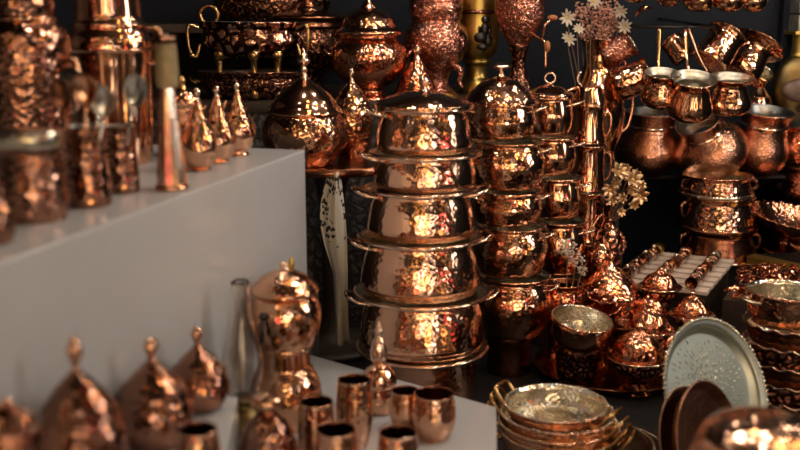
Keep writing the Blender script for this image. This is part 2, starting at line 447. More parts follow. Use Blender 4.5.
# ================================================================ SECOND STACK, ROUND BELLIED POTS
def belly_stack(Y, specs, g, name='round_pot', mat='cu', hand=None, seg=48):
    """specs top to bottom: (px, rim row, base row, half width rim, half width belly, half width base, label)"""
    for (px, yr, yb, hr, hb, hs, label, lid) in specs:
        z1 = zat(yr, Y); z0 = zat(yb, Y) if yb else ZL
        z0 += .002; H = z1-z0
        X = Xat(px, Y, z0+H/2)
        root = thing(name, label, 'pot', (X, Y, z0), (0, 0, random.uniform(0, 6)), g)
        R = lambda h, z: rpx(h, Y, z)
        bm = bmesh.new()
        openv(bm, [(R(hs, z0)*.9, 0, 's'), (R(hs, z0), .002), (R(hb, z0)*.93, H*.22), (R(hb, z0), H*.48), (R(hb, z0)*.95, H*.7), (R(hr, z1)*.88, H*.9), (R(hr, z1)*.9, H*.95), (R(hr, z1), H-.003)], .0025, seg, .0025)
        finish('body', bm, [mat, 'tin'], root)
        bm = bmesh.new(); rr = R(hr, z1)-.001
        tube(bm, [(rr*math.cos(2*PI*k/seg), rr*math.sin(2*PI*k/seg), H-.001) for k in range(seg)], .003, 8, True)
        finish('rim_band', bm, 'rim', root)
        if hand:
            root.rotation_euler = (0, 0, 0)
            for a in hand: loop_handle(root, a, R(hr, z1)*.9, H*.8, .032, .022, .003, .01)
        if lid:
            lr, lt, kind = lid
            lr = R(lr, z1); lh = zat(lt, Y)-z1
            bm = bmesh.new()
            closed(bm, [(lr, H+.002, 's'), (lr, H+.007, 's'), (lr*.93, H+.012), (lr*.8, H+lh*.42), (lr*.5, H+lh*.78), (lr*.2, H+lh*.95), (.004, H+lh)], seg)
            lo = finish('lid', bm, 'ham', root)
            bm = bmesh.new()
            if kind == 'flower':
                closed(bm, [(.012, H+lh-.003), (.005, H+lh+.010), (.006, H+lh+.014), (.021, H+lh+.020), (.022, H+lh+.026), (.006, H+lh+.032)], 30, wav=(5, .001, H+lh, .002))
            elif kind == 'ring':
                c = Vector((0, 0, H+lh+.016))
                tube(bm, [c+Vector((.014*math.cos(a), 0, .014*math.sin(a))) for a in [2*PI*k/20 for k in range(20)]], .003, 8, True)
                ball(bm, (0, 0, H+lh), .006)
            finish('knob', bm, 'rim', lo)
g = 'round bellied pots of the second stack'
belly_stack(2.52, [
    (500, 103, 138, 37, 36, 30, 'lidded round copper pot topping the second tallest stack, flower shaped knob', (38, 76, 'flower')),
    (507, 141, 187, 36, 38, 31, 'bright round copper pot just below the flower knobbed pot', None),
    (507, 190, 222, 34, 35, 30, 'shallow round copper pot in the middle of the second stack', None),
    (511, 225, 272, 34, 36, 30, 'round copper pot second from the bottom of the second stack', None),
    (514, 275, 332, 35, 37, 28, 'globe shaped copper pot at the bottom of the second stack', None)], g, hand=(PI*1.1, PI*-.08), mat='ham')
turn('pot_pedestal', 'dark copper drum standing under the second stack of round pots', 'pedestal', 509, 2.52, ZL,
     [('body', [(23, 333, 's'), (23, 337), (21, 345), (22, 362)], 'dk', dict(base=True))])
g = 'smaller pots of the third stack'
belly_stack(2.76, [
    (549, 97, 134, 24, 24, 20, 'small lidded copper pot with a ring handle behind the second stack', (24, 84, 'ring')),
    (551, 137, 174, 25, 25, 20, 'small round copper pot directly under the ring handled lidded pot', None),
    (556, 177, 217, 26, 26, 21, 'small round copper pot third down beside the tall mugs', None),
    (558, 220, 272, 27, 28, 22, 'small round copper pot fourth down, behind the white dried flower', None),
    (556, 275, 0, 26, 28, 24, 'small round copper pot at the foot of the third stack', None)], g, mat='cu', hand=(PI*1.1, PI*-.1))
# stack of straight mugs beside it
g = 'straight mugs stacked beside the tall pitcher'
lab = ['spouted copper mug on top of the mug stack below the pitcher', 'second copper mug down in the mug stack', 'third copper mug down in the mug stack', 'lowest copper mug of the mug stack']
ys = [(106, 143), (146, 190), (193, 240), (243, 330)]
for i, (a, b_) in enumerate(ys):
    Y = 2.88; z0 = zat(b_, Y) if i < 3 else ZL
    r, mk = turn('copper_tankard', lab[i], 'mug', 588, Y, z0, [
        ('body', [(17.5, a), (16.5, a+3), (16.2, a+8), (16.4, (a+b_)/2), (17.5, b_-5), (18, b_)], 'cu', dict(base=True, lining='tin'))], group=g)
    z = zat((a+b_)/2+12, Y)-z0; z2 = zat(a+6, Y)-z0
    ear_handle(r, -PI*.08, .045, z, z2, .02, .0035)
    if i == 0:
        bm = bmesh.new()
        H = zat(a, Y)-z0; R = .052
        closed(bm, [(R, H+.001, 's'), (R, H+.008, 's'), (R*.7, H+.05), (R*.62, H+.055, 's'), (R*.3, H+.058)], 36)
        lo = finish('lid', bm, 'cu', r)
        bm = bmesh.new(); tube(bm, arc3((-.02, 0, H+.05), (-.055, -.02, H+.05), (-.075, -.03, H+.035)), .005); finish('spout', bm, 'cu', r)
        bm = bmesh.new(); tube(bm, arc3((-.02, 0, H+.055), (-.035, 0, H+.075), (-.025, 0, H+.1)), [.003+.002*math.sin(k/10*PI) for k in range(11)]); finish('thumb_lift', bm, 'rim', r)

# ================================================================ WARES ON THE WHITE PLINTH
r, _ = turn('copper_mug', 'large blurred copper mug with a tinned rim at the near end of the plinth', 'mug', 33, 1.46, ZC, [
    ('body', [(32, 135), (31, 145), (29, 153), (30, 165), (34, 195), (34, 218), (31, 224)], 'hamk', dict(base=True, lining='tin', t=.003)),
    ('rim_band', [(32.5, 131), (33.6, 136), (33, 143), (31, 146)], 'tin', dict())])
ear_handle(r, PI*1.05, .05, .03, .10, .03, .005)
turn('sugar_bowl', 'small copper bowl cut by the frame beside the large tin rimmed mug', 'bowl', -6, 1.30, ZC, [
    ('body', [(12, 192), (10, 198), (17, 212), (20, 228), (16, 240)], 'hamk', dict(base=True, lining='tin'))])
r, _ = turn('copper_jar', 'big tall copper jar behind the tin rimmed mug', 'jar', 28, 1.85, ZC, [
    ('body', [(28, -8), (31, 3), (30, 14), (32, 22), (42, 33), (44, 50), (43, 90), (41, 140), (36, 172)], 'hamk', dict(base=True, lining='tin')),
    ('collar', [(30, 16), (33, 19), (30, 22)], 'cu', dict())])
ear_handle(r, -.3, .08, .12, .22, .03, .006)
r, _ = turn('copper_jar', 'tall shouldered copper jar behind the mug of spoons', 'jar', 113, 2.03, ZC, [
    ('body', [(34, 27), (36, 31), (40, 37), (42, 46), (41, 60), (39, 90), (38, 130), (34, 160)], 'cu', dict(base=True, lining='tin')),
    ('collar', [(37, 45), (43, 48), (42, 51), (39, 54)], 'ham', dict()),
    ('lid', [(24, -60), (30, -30), (32, 5), (33, 18), (36, 24), (36, 28)], 'cu', dict())])
ear_handle(r, -.1, .083, .2, .27, .025, .005)
MUGA = (Xat(88, 1.565, 1.25), 1.565)
turn('utensil_mug', 'hammered copper mug holding dark spoons in front of the shouldered jar', 'mug', 88, 1.565, ZC, [
    ('body', [(20, 128), (20, 134), (19, 142), (20, 165), (22, 190), (21, 205)], 'hamk', dict(base=True, lining='tind', t=.003))])
MUGB = (Xat(121, 1.69, 1.25), 1.69)
turn('utensil_mug', 'smaller hammered copper mug between the spoon mug and the pepper mill', 'mug', 121, 1.69, ZC, [
    ('body', [(16, 128), (16, 134), (16, 150), (17, 175), (17, 190)], 'hamk', dict(base=True, lining='tind', t=.003))])
def spoon(tip, foot, label, mat, group=None, bl=.05, bw=.019, name='serving_spoon', face=Vector((0, -1, .2))):
    tip, foot = Vector(tip), Vector(foot); ax = (tip-foot); L = ax.length; ax.normalize()
    zax = ax; yax = (face-zax*face.dot(zax)).normalized(); xax = yax.cross(zax)
    rot = Matrix((xax, yax, zax)).transposed().to_euler()
    root = thing(name, label, 'spoon', foot, rot, group)
    bm = bmesh.new()
    n, k = 12, 10
    for sgn in (0, 1):
        pass
    g1 = []
    for i in range(n+1):
        t = i/n; row = []
        w = bw*math.sqrt(max(0, 1-(2*t-1)**2))*(.8+.2*t)+.0012
        for j in range(k+1):
            s = j/k*2-1
            row.append((w*s, (1-s*s)*w*.5*(-1)*-1*-1, L-bl+bl*t))
        g1.append(row)
    top = [[bm.verts.new(p) for p in row] for row in g1]
    bot = [[bm.verts.new((p[0], p[1]+.0018, p[2])) for p in row] for row in g1]
    for i in range(n):
        for j in range(k):
            bm.faces.new((top[i][j], top[i][j+1], top[i+1][j+1], top[i+1][j]))
            bm.faces.new((bot[i][j], bot[i+1][j], bot[i+1][j+1], bot[i][j+1]))
    for i in range(n):
        bm.faces.new((top[i][0], top[i+1][0], bot[i+1][0], bot[i][0])); bm.faces.new((top[i][k], bot[i][k], bot[i+1][k], top[i+1][k]))
    finish('spoon_bowl', bm, mat, root)
    bm = bmesh.new(); tube(bm, [(0, .001, z) for z in (0, (L-bl)*.3, (L-bl)*.7, L-bl+.004)], [.0042, .003, .0025, .003], 8)
    finish('handle', bm, mat, root)
    return root
def sp(px, py, Yt, foot, label, mat, **kw):
    z = zat(py, Yt); spoon((Xat(px, Yt, z), Yt, z), foot, label, mat, **kw)
gsp = 'spoons standing in the copper mug'
mx_, my_ = MUGA
sp(56, 78, 1.50, (mx_-.005, my_-.01, ZC+.006), 'dark copper spoon leaning furthest out of the spoon mug towards the big jar', 'dk', group=gsp, bw=.017)
sp(70, 68, 1.58, (mx_-.012, my_+.008, ZC+.006), 'dark iron spoon second from the big jar in the spoon mug', 'iron', group=gsp, bw=.02)
sp(84, 74, 1.52, (mx_+.002, my_-.012, ZC+.006), 'copper bowled spoon upright in the middle of the spoon mug', 'cu', group=gsp, bw=.02)
sp(97, 82, 1.58, (mx_+.012, my_+.006, ZC+.006), 'steel spoon with a pointed bowl in the spoon mug', 'steel', group=gsp, bw=.014)
sp(106, 86, 1.54, (mx_+.008, my_-.004, ZC+.006), 'steel spoon nearest the shouldered jar in the spoon mug', 'steel', group=gsp, bw=.015)
sp(138, 74, 1.64, (MUGB[0]-.004, MUGB[1]+.004, ZC+.006), 'large shiny steel spoon standing in the smaller mug', 'steel', bl=.06, bw=.02)
# pepper mill
r, mk = turn('pepper_mill', 'tall tapered hammered pepper mill with an aged brass head', 'pepper mill', 170, 1.71, ZC, [
    ('body', [(7.5, 88), (9, 105), (11, 130), (13.5, 160), (15.5, 186), (15, 190)], 'rim', dict(base=True, seg=14, flat=True)),
    ('grinder_head', [(7, 40, 's'), (10, 43), (11, 55), (11.5, 75), (11, 87, 's'), (7, 88)], 'parch', dict()),
    ('crown', [(2, 34), (9, 35), (11, 40), (10, 44)], 'engd', dict(under=1)),
    ('base_ring', [(15, 183), (16.5, 186), (16.5, 190)], 'cu', dict(base=True))])
# three little teapots
gt = 'small peaked teapots along the plinth'
for px, Y, top, hw, bot, lb in [(199, 1.93, 88, 18.5, 172, 'nearest of the three peaked copper teapots on the plinth'),
                                (218, 2.03, 86, 18, 163, 'middle one of the three peaked copper teapots on the plinth'),
                                (238, 2.13, 82, 17, 154, 'peaked copper teapot at the far end of the plinth')]:
    h = bot-top; f = lambda t: top+h*t
    r, mk = turn('teapot', lb, 'teapot', px, Y, ZC, [
        ('body', [(hw*.5, f(.38)), (hw*.72, f(.48)), (hw*.97, f(.62)), (hw, f(.74)), (hw*.8, f(.89)), (hw*.55, f(.95)), (hw*.62, f(1))], 'hamb', dict(base=True, lining='tin')),
        ('lid', [(hw*.14, f(.14)), (hw*.26, f(.22)), (hw*.45, f(.33)), (hw*.56, f(.38))], 'ham', dict()),
        ('knob', [(1, f(0)), (hw*.17, f(.05)), (hw*.08, f(.1)), (hw*.14, f(.14))], 'rim', dict(under=1))], group=gt)
    R = rpx(hw, Y, ZC); z1 = zat(f(.6), Y)-ZC; z2 = zat(f(.2), Y)-ZC
    bm = bmesh.new(); tube(bm, curve_pts([(-R*.75, -R*.55, z1*.62), (-R*1.12, -R*.5, z1*.95), (-R*.85, -R*.45, z2*.72), (-R*.55, -R*.4, z2*.95)]), [.006-.0035*k/15 for k in range(16)]); finish('spout', bm, 'cu', r)
    ear_handle(r, .9, (R*.95, R*.5), z1*.6, z2*.7, .012, .0025, 'cu')
turn('lidded_pot', 'small domed copper pot with a brass knob behind the nearest teapot', 'pot', 184, 2.14, ZC, [
    ('body', [(18, 104), (16, 108), (18, 125), (17, 145), (13, 158)], 'ham', dict(base=True, lining='tin')),
    ('lid', [(4, 88), (12, 92), (17, 99), (19, 105)], 'cu', dict()),
    ('knob', [(1, 76), (4, 80), (3, 85), (5, 89)], 'brass', dict(under=1))])

# ================================================================ ROUND TABLE WITH DOMED JARS
X = Xat(331, 2.70, ZT)
root = thing('round_table', 'dark round pedestal table under the large domed jar', 'table', (X, 2.70, 0))
bm = bmesh.new(); closed(bm, [(.19, ZT-.022, 's'), (.2, ZT-.02), (.203, ZT-.01), (.2, ZT, 's'), (.1, ZT)], 64); finish('table_top', bm, 'dk', root)
bm = bmesh.new(); closed(bm, [(.13, ZL, 's'), (.13, ZL+.02), (.04, ZL+.06), (.03, .85), (.045, ZT-.06), (.1, ZT-.022)], 32); finish('pedestal', bm, 'wood', root)
def jar(name, label, cat, px, Y, z0, fin, lid, body, mf='rim', ml='ham', mb='ham', group=None, **kw):
    return turn(name, label, cat, px, Y, z0, [('body', body, mb, dict(base=True, lining='tin')), ('lid', lid, ml, {}), ('knob', fin, mf, dict(under=1))], group=group, **kw)
jar('domed_jar', 'large onion domed copper jar with a tall finial on the round table', 'jar', 305, 2.60, ZT,
    [(1, 49), (3.5, 55), (7, 61), (3, 66), (4, 69), (3.2, 74), (6, 82)], [(6, 79), (11, 83), (21, 90), (30, 99), (34, 106), (38, 111), (38, 113)],
    [(35, 112), (37, 116), (41, 123), (43, 133), (41, 144), (33, 155), (28, 161)], ml='cu', mb='hamb')
jar('domed_jar', 'small onion domed copper jar between the large domed jar and tall pot stack', 'jar', 352, 2.74, ZT,
    [(1, 68), (3, 73), (2, 78), (4, 84)], [(4, 83), (9, 89), (15, 97), (18, 104)], [(17, 104), (20, 110), (22, 122), (20, 138), (14, 150)], ml='hamb', mb='hamb')
jar('domed_jar', 'pebbly cone topped copper jar behind the lid of the tall front stack', 'jar', 417, 3.06, ZA,
    [(1, 45), (3.5, 50), (2.5, 56), (5, 62)], [(5, 60), (10, 68), (15, 76), (19, 84), (21, 88)], [(20, 88), (22, 92), (21, 97), (16, 102)], ml='hamr', mb='hamr')

# cloth hung under the round table
bm = bmesh.new(); nx, nz = 26, 40
def cl(i, j, th):
    s = i/nx; t = j/nz
    z = zat(168, 2.56)-t*(zat(168, 2.56)-zat(338, 2.56))
    pl = 329-13*math.sin(min(1, t*1.7)*PI)*(1-t*.5)+7*t; pr = 340+12*t+2*math.sin(t*5)
    px = pl+(pr-pl)*s
    y = 2.50+.014*math.sin(s*7+t*2.6)+.004*math.sin(s*15+t*3)+th
    return (Xat(px, 2.5, z), y, z)
G = [[[bm.verts.new(cl(i, j, th)) for j in range(nz+1)] for i in range(nx+1)] for th in (0, .003)]
for i in range(nx):
    for j in range(nz):
        bm.faces.new((G[0][i][j], G[0][i+1][j], G[0][i+1][j+1], G[0][i][j+1])); bm.faces.new((G[1][i][j], G[1][i][j+1], G[1][i+1][j+1], G[1][i+1][j]))
for i in range(nx):
    for j in (0, nz): bm.faces.new((G[0][i][j], G[0][i+1][j], G[1][i+1][j], G[1][i][j]))
for j in range(nz):
    for i in (0, nx): bm.faces.new((G[0][i][j], G[0][i][j+1], G[1][i][j+1], G[1][i][j]))
tag(finish('hanging_cloth', bm, 'cloth'), 'pale cloth with dark flower print hanging below the round table', 'cloth')
p = on(311, 352, ZL)
bm = bmesh.new(); box(bm, (-.05, -.02, 0), (.05, .02, .25), .003)
o = finish('display_board', bm, 'grey', None, True, 40); o.location = (-.26, 2.46, ZL); o.rotation_euler = (0, 0, -.5)
tag(o, 'grey board standing between the white plinth and the hanging cloth', 'board')

# ================================================================ CABINET TOP: OVAL BASINS, URNS, SAMOVARS
def basin(label, px, Y, z0, body, mat, handles=True, feet=None):
    r, mk = turn('oval_basin', label, 'basin', px, Y, z0, [('body', body, mat, dict(lining='tind', bead=.003))], sy=.62, seg=64)
    return r
yb = 3.10
r = basin('lower oval copper basin with a plain rim on the cabinet', 251, yb, ZA, [(53, 75), (51, 78), (48, 80), (48, 88), (42, 96), (34, 101)], 'engd')
ch = r.children[0]; bz = min(v.co.z for v in ch.data.vertices)
for v in ch.data.vertices: v.co.z -= bz
r.location.z = ZA
for s in (0, 1):
    loop_handle(r, PI*s, .165, zat(82, yb)-ZA, .02, .025, .004, .015, 'brass')
r = basin('deeply engraved oval copper basin raised on brass lion feet', 251, yb, ZA, [(51, 25), (49.5, 29), (47, 31), (48, 38), (49, 45), (44, 53), (36, 58)], 'engb')
r.location.z = ZA+.004
for s, nm in ((0, 1), (1, -1)):
    ang = PI*s
    zz = zat(30, yb)-ZA
    x0 = (.145)*(1 if s == 0 else -1)
    bm = bmesh.new()
    sg = 1 if s == 0 else -1
    tube(bm, curve_pts([(x0, -.035, zz), (x0+sg*.03, -.045, zz+.012), (x0+sg*.036, -.045, zz-.03), (x0+sg*.028, -.04, zz-.075), (x0+sg*.012, -.038, zz-.08), (x0+sg*.002, -.036, zz-.045)]), .005, 8)
    ball(bm, (x0+sg*.034, -.045, zz+.004), .008); ball(bm, (x0+sg*.026, -.04, zz-.078), .009)
    finish('handle', bm, 'brass', r)
for fx, fy in ((.02, -.075), (.09, -.05), (-.09, -.05), (.0, .07)):
    bm = bmesh.new(); zt = zat(57, yb)-ZA
    tube(bm, curve_pts([(fx*.9, fy*.9, zt+.012), (fx, fy, zt-.005), (fx*.97, fy*.95, zt-.03), (fx, fy, .002)]), [.015, .019, .021, .020, .018, .015, .013, .011, .011, .011, .010, .010, .011, .013, .014, .014], 10)
    finish('foot', bm, 'brass', r)
zs2 = zs
r = basin('engraved oval copper basin on the high wall shelf', 272, 3.50, zs, [(62, -26), (60, -20), (57, -16), (58, -4), (50, 10), (44, 14)], 'engd')
ch = r.children[0]; bz = min(v.co.z for v in ch.data.vertices)
for v in ch.data.vertices: v.co.z -= bz-.001
bm = bmesh.new(); c = Vector((-.205, -.06, .03)); tube(bm, [c+Vector((.03*math.cos(a), 0, .03*math.sin(a))) for a in [2*PI*k/24 for k in range(24)]], .006, 8, True); finish('ring_handle', bm, 'brass', r)
turn('lidded_urn', 'wide brimmed dark copper urn behind the engraved oval basin', 'urn', 309, 3.36, ZA, [
    ('body', [(34, 27), (33, 32), (35, 42), (34, 52), (27, 66), (16, 76), (14, 84), (22, 92)], 'engd', dict(base=True, lining='tind')),
    ('lid', [(12, 9), (20, 11), (36, 15), (39, 18), (36, 20), (35, 23), (36, 26), (35, 28)], 'dk', {}),
    ('knob', [(5, -6), (10, -2), (8, 3), (13, 7), (15, 10)], 'ham', dict(under=1))])
r, _ = jar('lidded_urn', 'big bellied copper urn with a studded lid behind the small domed jar', 'urn', 369, 3.10, ZA,
    [(1, -14), (4, -8), (3, -1), (7, 5), (9, 10)], [(9, 8), (16, 11), (24, 18), (28, 27), (33, 31), (33.5, 34), (31, 36)],
    [(28, 36), (29, 39), (37, 47), (40, 58), (35, 72), (22, 84), (14, 90), (20, 97)], mf='ham', ml='hamb', mb='hamr')
for a in (PI*.98, PI*.02):
    loop_handle(r, a, .105, .13, .03, .03, .005, .02, 'ham')
r, _ = turn('lidded_urn', 'rosy chased copper urn with a collar beside the brass samovar', 'urn', 436, 3.20, ZA, [
    ('body', [(26, 2), (27, 8), (25, 18), (24, 22), (30, 30), (32, 42), (29, 54), (20, 66), (14, 74), (13, 84), (22, 94)], 'engp', dict(base=True, lining='tin')),
    ('lid', [(8, -26), (18, -18), (25, -6), (28, 2)], 'engp', {})])
for a in (-PI*.5+.9, -PI*.5-.9):
    bm = bmesh.new()
    R = .08; ca, sa = math.cos(a), math.sin(a)
    tube(bm, curve_pts([(ca*R*.7, sa*R*.7, .10), (ca*R*1.2, sa*R*1.2, .085), (ca*R*1.15, sa*R*1.15, .05), (ca*R*1.3, sa*R*1.3, .03)]), [.012-.0005*k for k in range(16)], 8); finish('scroll_foot', bm, 'engp', r)
r, _ = turn('samovar', 'olive brass samovar with a dark figure ornament', 'samovar', 477, 3.32, ZA, [
    ('body', [(23, 13), (22.5, 20), (22, 40), (19, 52), (13, 59)], 'brasso', {}),
    ('upper_body', [(20, -40), (22, -20), (23, 2), (23, 10), (22, 12)], 'brasso', {}),
    ('band', [(23, 10), (24, 12), (23, 14)], 'dk', {}),
    ('foot', [(12, 58), (14, 61), (13, 64), (11, 66), (11, 76), (15, 82), (17, 92)], 'brasso', dict(base=True))])
bm = bmesh.new()
zb = zat(40, 3.32)-ZA; R = .078
for (dx, dz, s, sc) in [(.02, .085, .013, (1, .6, 1)), (.018, .055, .016, (.9, .6, 1.3)), (.005, .03, .02, (1.1, .5, .9)), (.03, .02, .018, (.8, .5, 1.2)), (.012, .0, .016, (1.2, .5, .7)), (.035, .05, .008, (.7, .6, 1.8)), (.0, .055, .007, (.7, .6, 1.6))]:
    a = -PI/2+dx/R
    ball(bm, (R*.98*math.cos(a), R*.98*math.sin(a), zb-.02+dz), s, 12, 8, sc)
finish('relief_ornament', bm, 'iron', r)
r, _ = turn('samovar', 'chased copper samovar with a wooden knobbed tap above the second stack', 'samovar', 519, 3.16, ZA, [
    ('body', [(20, -14), (24, -6), (25, 6), (24, 18), (20, 30), (13, 40), (9, 46)], 'engp', {}),
    ('crown', [(10, -45), (16, -30), (18, -18), (21, -13)], 'engp', {}),
    ('foot', [(9, 45), (10, 48), (7, 58), (8, 72), (13, 84), (17, 92)], 'engd', dict(base=True))])
zt = zat(34, 3.16)-ZA
bm = bmesh.new(); tube(bm, curve_pts([(.03, -.045, zt+.005), (.05, -.07, zt-.01), (.065, -.085, zt-.02), (.07, -.09, zt-.05), (.072, -.092, zt-.10)]), .0045, 8)
tube(bm, [(.06, -.08, zt-.018), (.068, -.08, zt+.03), (.085, -.08, zt+.045)], .004, 8); tp = finish('tap', bm, 'cu', r)
bm = bmesh.new(); ball(bm, (.09, -.08, zt+.05), .011, 10, 8, (1.5, .8, .8)); finish('tap_knob', bm, 'woodk', tp)
bm = bmesh.new(); ball(bm, (.075, -.092, zt-.035), .011, 10, 8, (.9, .9, 1.6)); finish('tap_knob', bm, 'woodk', tp)

# tall pitcher with dried flowers
r, _ = turn('pitcher', 'tall smooth copper pitcher holding dried flowers', 'pitcher', 597, 3.24, 1.02, [
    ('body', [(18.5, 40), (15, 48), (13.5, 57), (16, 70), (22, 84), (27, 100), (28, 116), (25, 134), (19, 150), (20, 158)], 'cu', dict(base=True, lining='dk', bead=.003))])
ear_handle(r, .0, (.085, .055), .10, .345, .03, .006)
def flower(name, label, cat, foot, head, kind, group, size=.03):
    foot, head = Vector(foot), Vector(head); mid = (foot+head)/2+Vector((random.uniform(-.01, .01), random.uniform(-.01, .01), 0))
    root = thing(name, label, cat, foot, (0, 0, 0), group)
    h = head-foot
    bm = bmesh.new(); tube(bm, arc3((0, 0, 0), mid-foot, h, 8), .0014, 6); finish('stem', bm, 'stem', root)
    bm = bmesh.new(); ax = h.normalized()
    if kind == 'rose':
        for k in range(70):
            d = Vector((random.gauss(0, 1), random.gauss(0, 1), random.gauss(0, 1))).normalized()*size*random.uniform(.5, 1.1)
            ball(bm, h+d, size*random.uniform(.09, .17), 6, 4, (1, 1, random.uniform(.5, 1)))
        mat = 'pink' if 'rosy' in label else 'palep'
    else:
        n = 9 if kind == 'star' else 7
        side = ax.orthogonal().normalized()
        tilt = Vector((random.uniform(-.4, .4), -1, random.uniform(.0, .6))).normalized()
        side = tilt.orthogonal().normalized(); oth = tilt.cross(side)
        for k in range(n):
            a = 2*PI*k/n+random.uniform(-.1, .1); d = (side*math.cos(a)+oth*math.sin(a))*.9+tilt*.35
            d.normalize(); w = tilt.cross(d).normalized()
            L = size*random.uniform(.85, 1.1); W = L*(.16 if kind == 'star' else .27)
            ridge = [h+d*L*t+tilt*L*.15*math.sin(t*2.5) for t in (0, .25, .55, .8, 1)]
            ws = [W*.3, W*.8, W, W*.7, W*.12]
            up = []; lo = []
            for q, ww in zip(ridge, ws):
                up.append([bm.verts.new(q+w*ww*s+tilt*(.0012-abs(s)*-.0025)) for s in (-1, 0, 1)])
                lo.append([bm.verts.new(q+w*ww*s-tilt*(.0006-abs(s)*.0025)) for s in (-1, 0, 1)])
            for i in range(4):
                for j in range(2):
                    bm.faces.new((up[i][j], up[i][j+1], up[i+1][j+1], up[i+1][j])); bm.faces.new((lo[i][j], lo[i+1][j], lo[i+1][j+1], lo[i][j+1]))
                for j in (0, 2): bm.faces.new((up[i][j], up[i+1][j], lo[i+1][j], lo[i][j]))
        mat = 'leafgold' if name == 'leaf_spray' else 'cream'
    finish('blossom', bm, mat, root)
    if kind != 'rose':
        bm = bmesh.new(); ball(bm, h+tilt*size*.12, size*.17, 10, 7); finish('flower_centre', bm, 'yellow', root)
    return root
pc = r.location.copy()
gb = 'rosy dried blossoms in the tall pitcher'
for (px, py, dy, s) in [(588, 22, -.02, .034), (605, 20, -.03, .036), (597, 8, .0, .034), (612, 10, .02, .03), (580, 12, .03, .03), (598, 30, -.05, .03), (615, 26, -.02, .026), (606, 34, -.05, .024), (586, 34, -.04, .022)]:
    Y = 3.24+dy; z = zat(py, Y)
    flower('dried_flower', 'rosy dried blossom in the bouquet of the tall pitcher', 'flower', pc+Vector((random.uniform(-.03, .03), random.uniform(-.03, .03), .01)), (Xat(px, Y, z), Y, z), 'rose', gb, s)
gw = 'pale star flowers around the bouquet'
for (px, py, dy, s, lb) in [(566, 18, -.05, .029, 'uppermost pale star flower hanging out at the stack side of the bouquet'), (567, 40, -.06, .028, 'lowest pale star flower drooping out over the stack side of the pitcher'),
                            (577, 30, -.08, .022, 'pale star flower close above the pitcher mouth'), (620, 12, -.04, .026, 'yellowish star flower high on the mug side of the bouquet'),
                            (624, 28, -.05, .026, 'pale star flower low on the mug side of the bouquet'), (592, 2, -.05, .03, 'pale star flower on top of the rosy bouquet')]:
    Y = 3.22+dy; z = zat(py, Y)
    flower('star_flower', lb, 'flower', pc+Vector((random.uniform(-.02, .02), random.uniform(-.02, .02), .01)), (Xat(px, Y, z), Y, z), 'star', gw, s)

# ================================================================ FOREGROUND ON THE WHITE TABLE
jar('domed_jar', 'largest blurred domed jar with a teardrop finial in front of the plinth', 'jar', 82, 1.22, ZR,
    [(.8, 335), (5, 342), (8, 350), (6.5, 358), (3.2, 365), (4, 371)], [(4, 369), (8, 374), (15, 380), (26, 392), (35, 405), (40, 413)],
    [(36, 412), (39, 418), (45, 432), (46, 455), (40, 480), (36, 492)], mf='ham', ml='hamk', mb='hamk')
jar('domed_jar', 'blurred domed jar with a ball finial between the two neighbouring domed jars', 'jar', 154.5, 1.42, ZR,
    [(1, 338), (5.5, 341), (7.5, 347), (5, 353), (3.2, 359)], [(3.4, 358), (7, 362), (14, 368), (24, 378), (32, 386), (34, 389)],
    [(31, 388), (33, 394), (39, 408), (38, 425), (29, 441)], mf='ham', ml='hamk', mb='hamk')
jar('domed_jar', 'smallest blurred domed jar beside the glass lamp chimney', 'jar', 199, 1.56, ZR,
    [(1, 326), (4.5, 330), (6, 335), (3.5, 341), (2.8, 345)], [(2.8, 344), (7, 349), (16, 357), (24, 366), (28, 370)],
    [(26, 369), (28, 376), (31, 388), (26, 401), (20, 409)], mf='ham', ml='hamk', mb='hamk')
jar('domed_jar', 'blurred round copper jar cut by the corner of the frame', 'jar', 15, 1.02, ZR,
    [(2, 398), (6, 402), (4, 406)], [(4, 404), (18, 410), (29, 422), (32, 428)], [(31, 427), (34, 440), (36, 470), (30, 520), (26, 560)], mf='ham', ml='hamk', mb='hamk')
r, mk = turn('water_dispenser', 'lidded copper dispenser jar in two globes beside the plinth corner', 'jar', 286, 1.87, ZW, [
    ('upper_globe', [(27, 293), (31, 297), (35.5, 307), (36, 319), (32, 334), (26, 345)], 'ham', {}),
    ('collar', [(26, 343), (27, 346), (24.5, 349), (24, 364), (27, 368)], 'cu', {}),
    ('lower_globe', [(25, 367), (31, 376), (35, 390), (35, 402), (30, 412)], 'hamb', dict(base=True)),
    ('lid', [(6, 269), (14, 272), (24, 277), (30, 283), (34, 288), (34, 291), (29, 294)], 'ham', {}),
    ('knob', [(1, 261), (5, 264), (4, 267), (7, 270)], 'rim', dict(under=3))])
bm = bmesh.new(); R = .066; zt = zat(316, 1.87)-ZW
a = -PI/2-.45
tube(bm, [(R*math.cos(a)*.9, R*math.sin(a)*.9, zt+.01), (R*math.cos(a)*1.2, R*math.sin(a)*1.2, zt+.008), (R*math.cos(a)*1.25, R*math.sin(a)*1.25, zt-.03)], .005, 8)
ball(bm, (R*math.cos(a)*1.15, R*math.sin(a)*1.15, zt+.02), .008); finish('tap', bm, 'iron', r)
bm = bmesh.new(); tube(bm, arc3((.012, .01, zat(272, 1.87)-ZW), (.014, .01, zat(263, 1.87)-ZW), (.012, .01, zat(258, 1.87)-ZW)), [.004, .005, .006, .0065, .0065, .006, .005, .004, .003, .002, .001]); finish('lid_lever', bm, 'brasso', r)
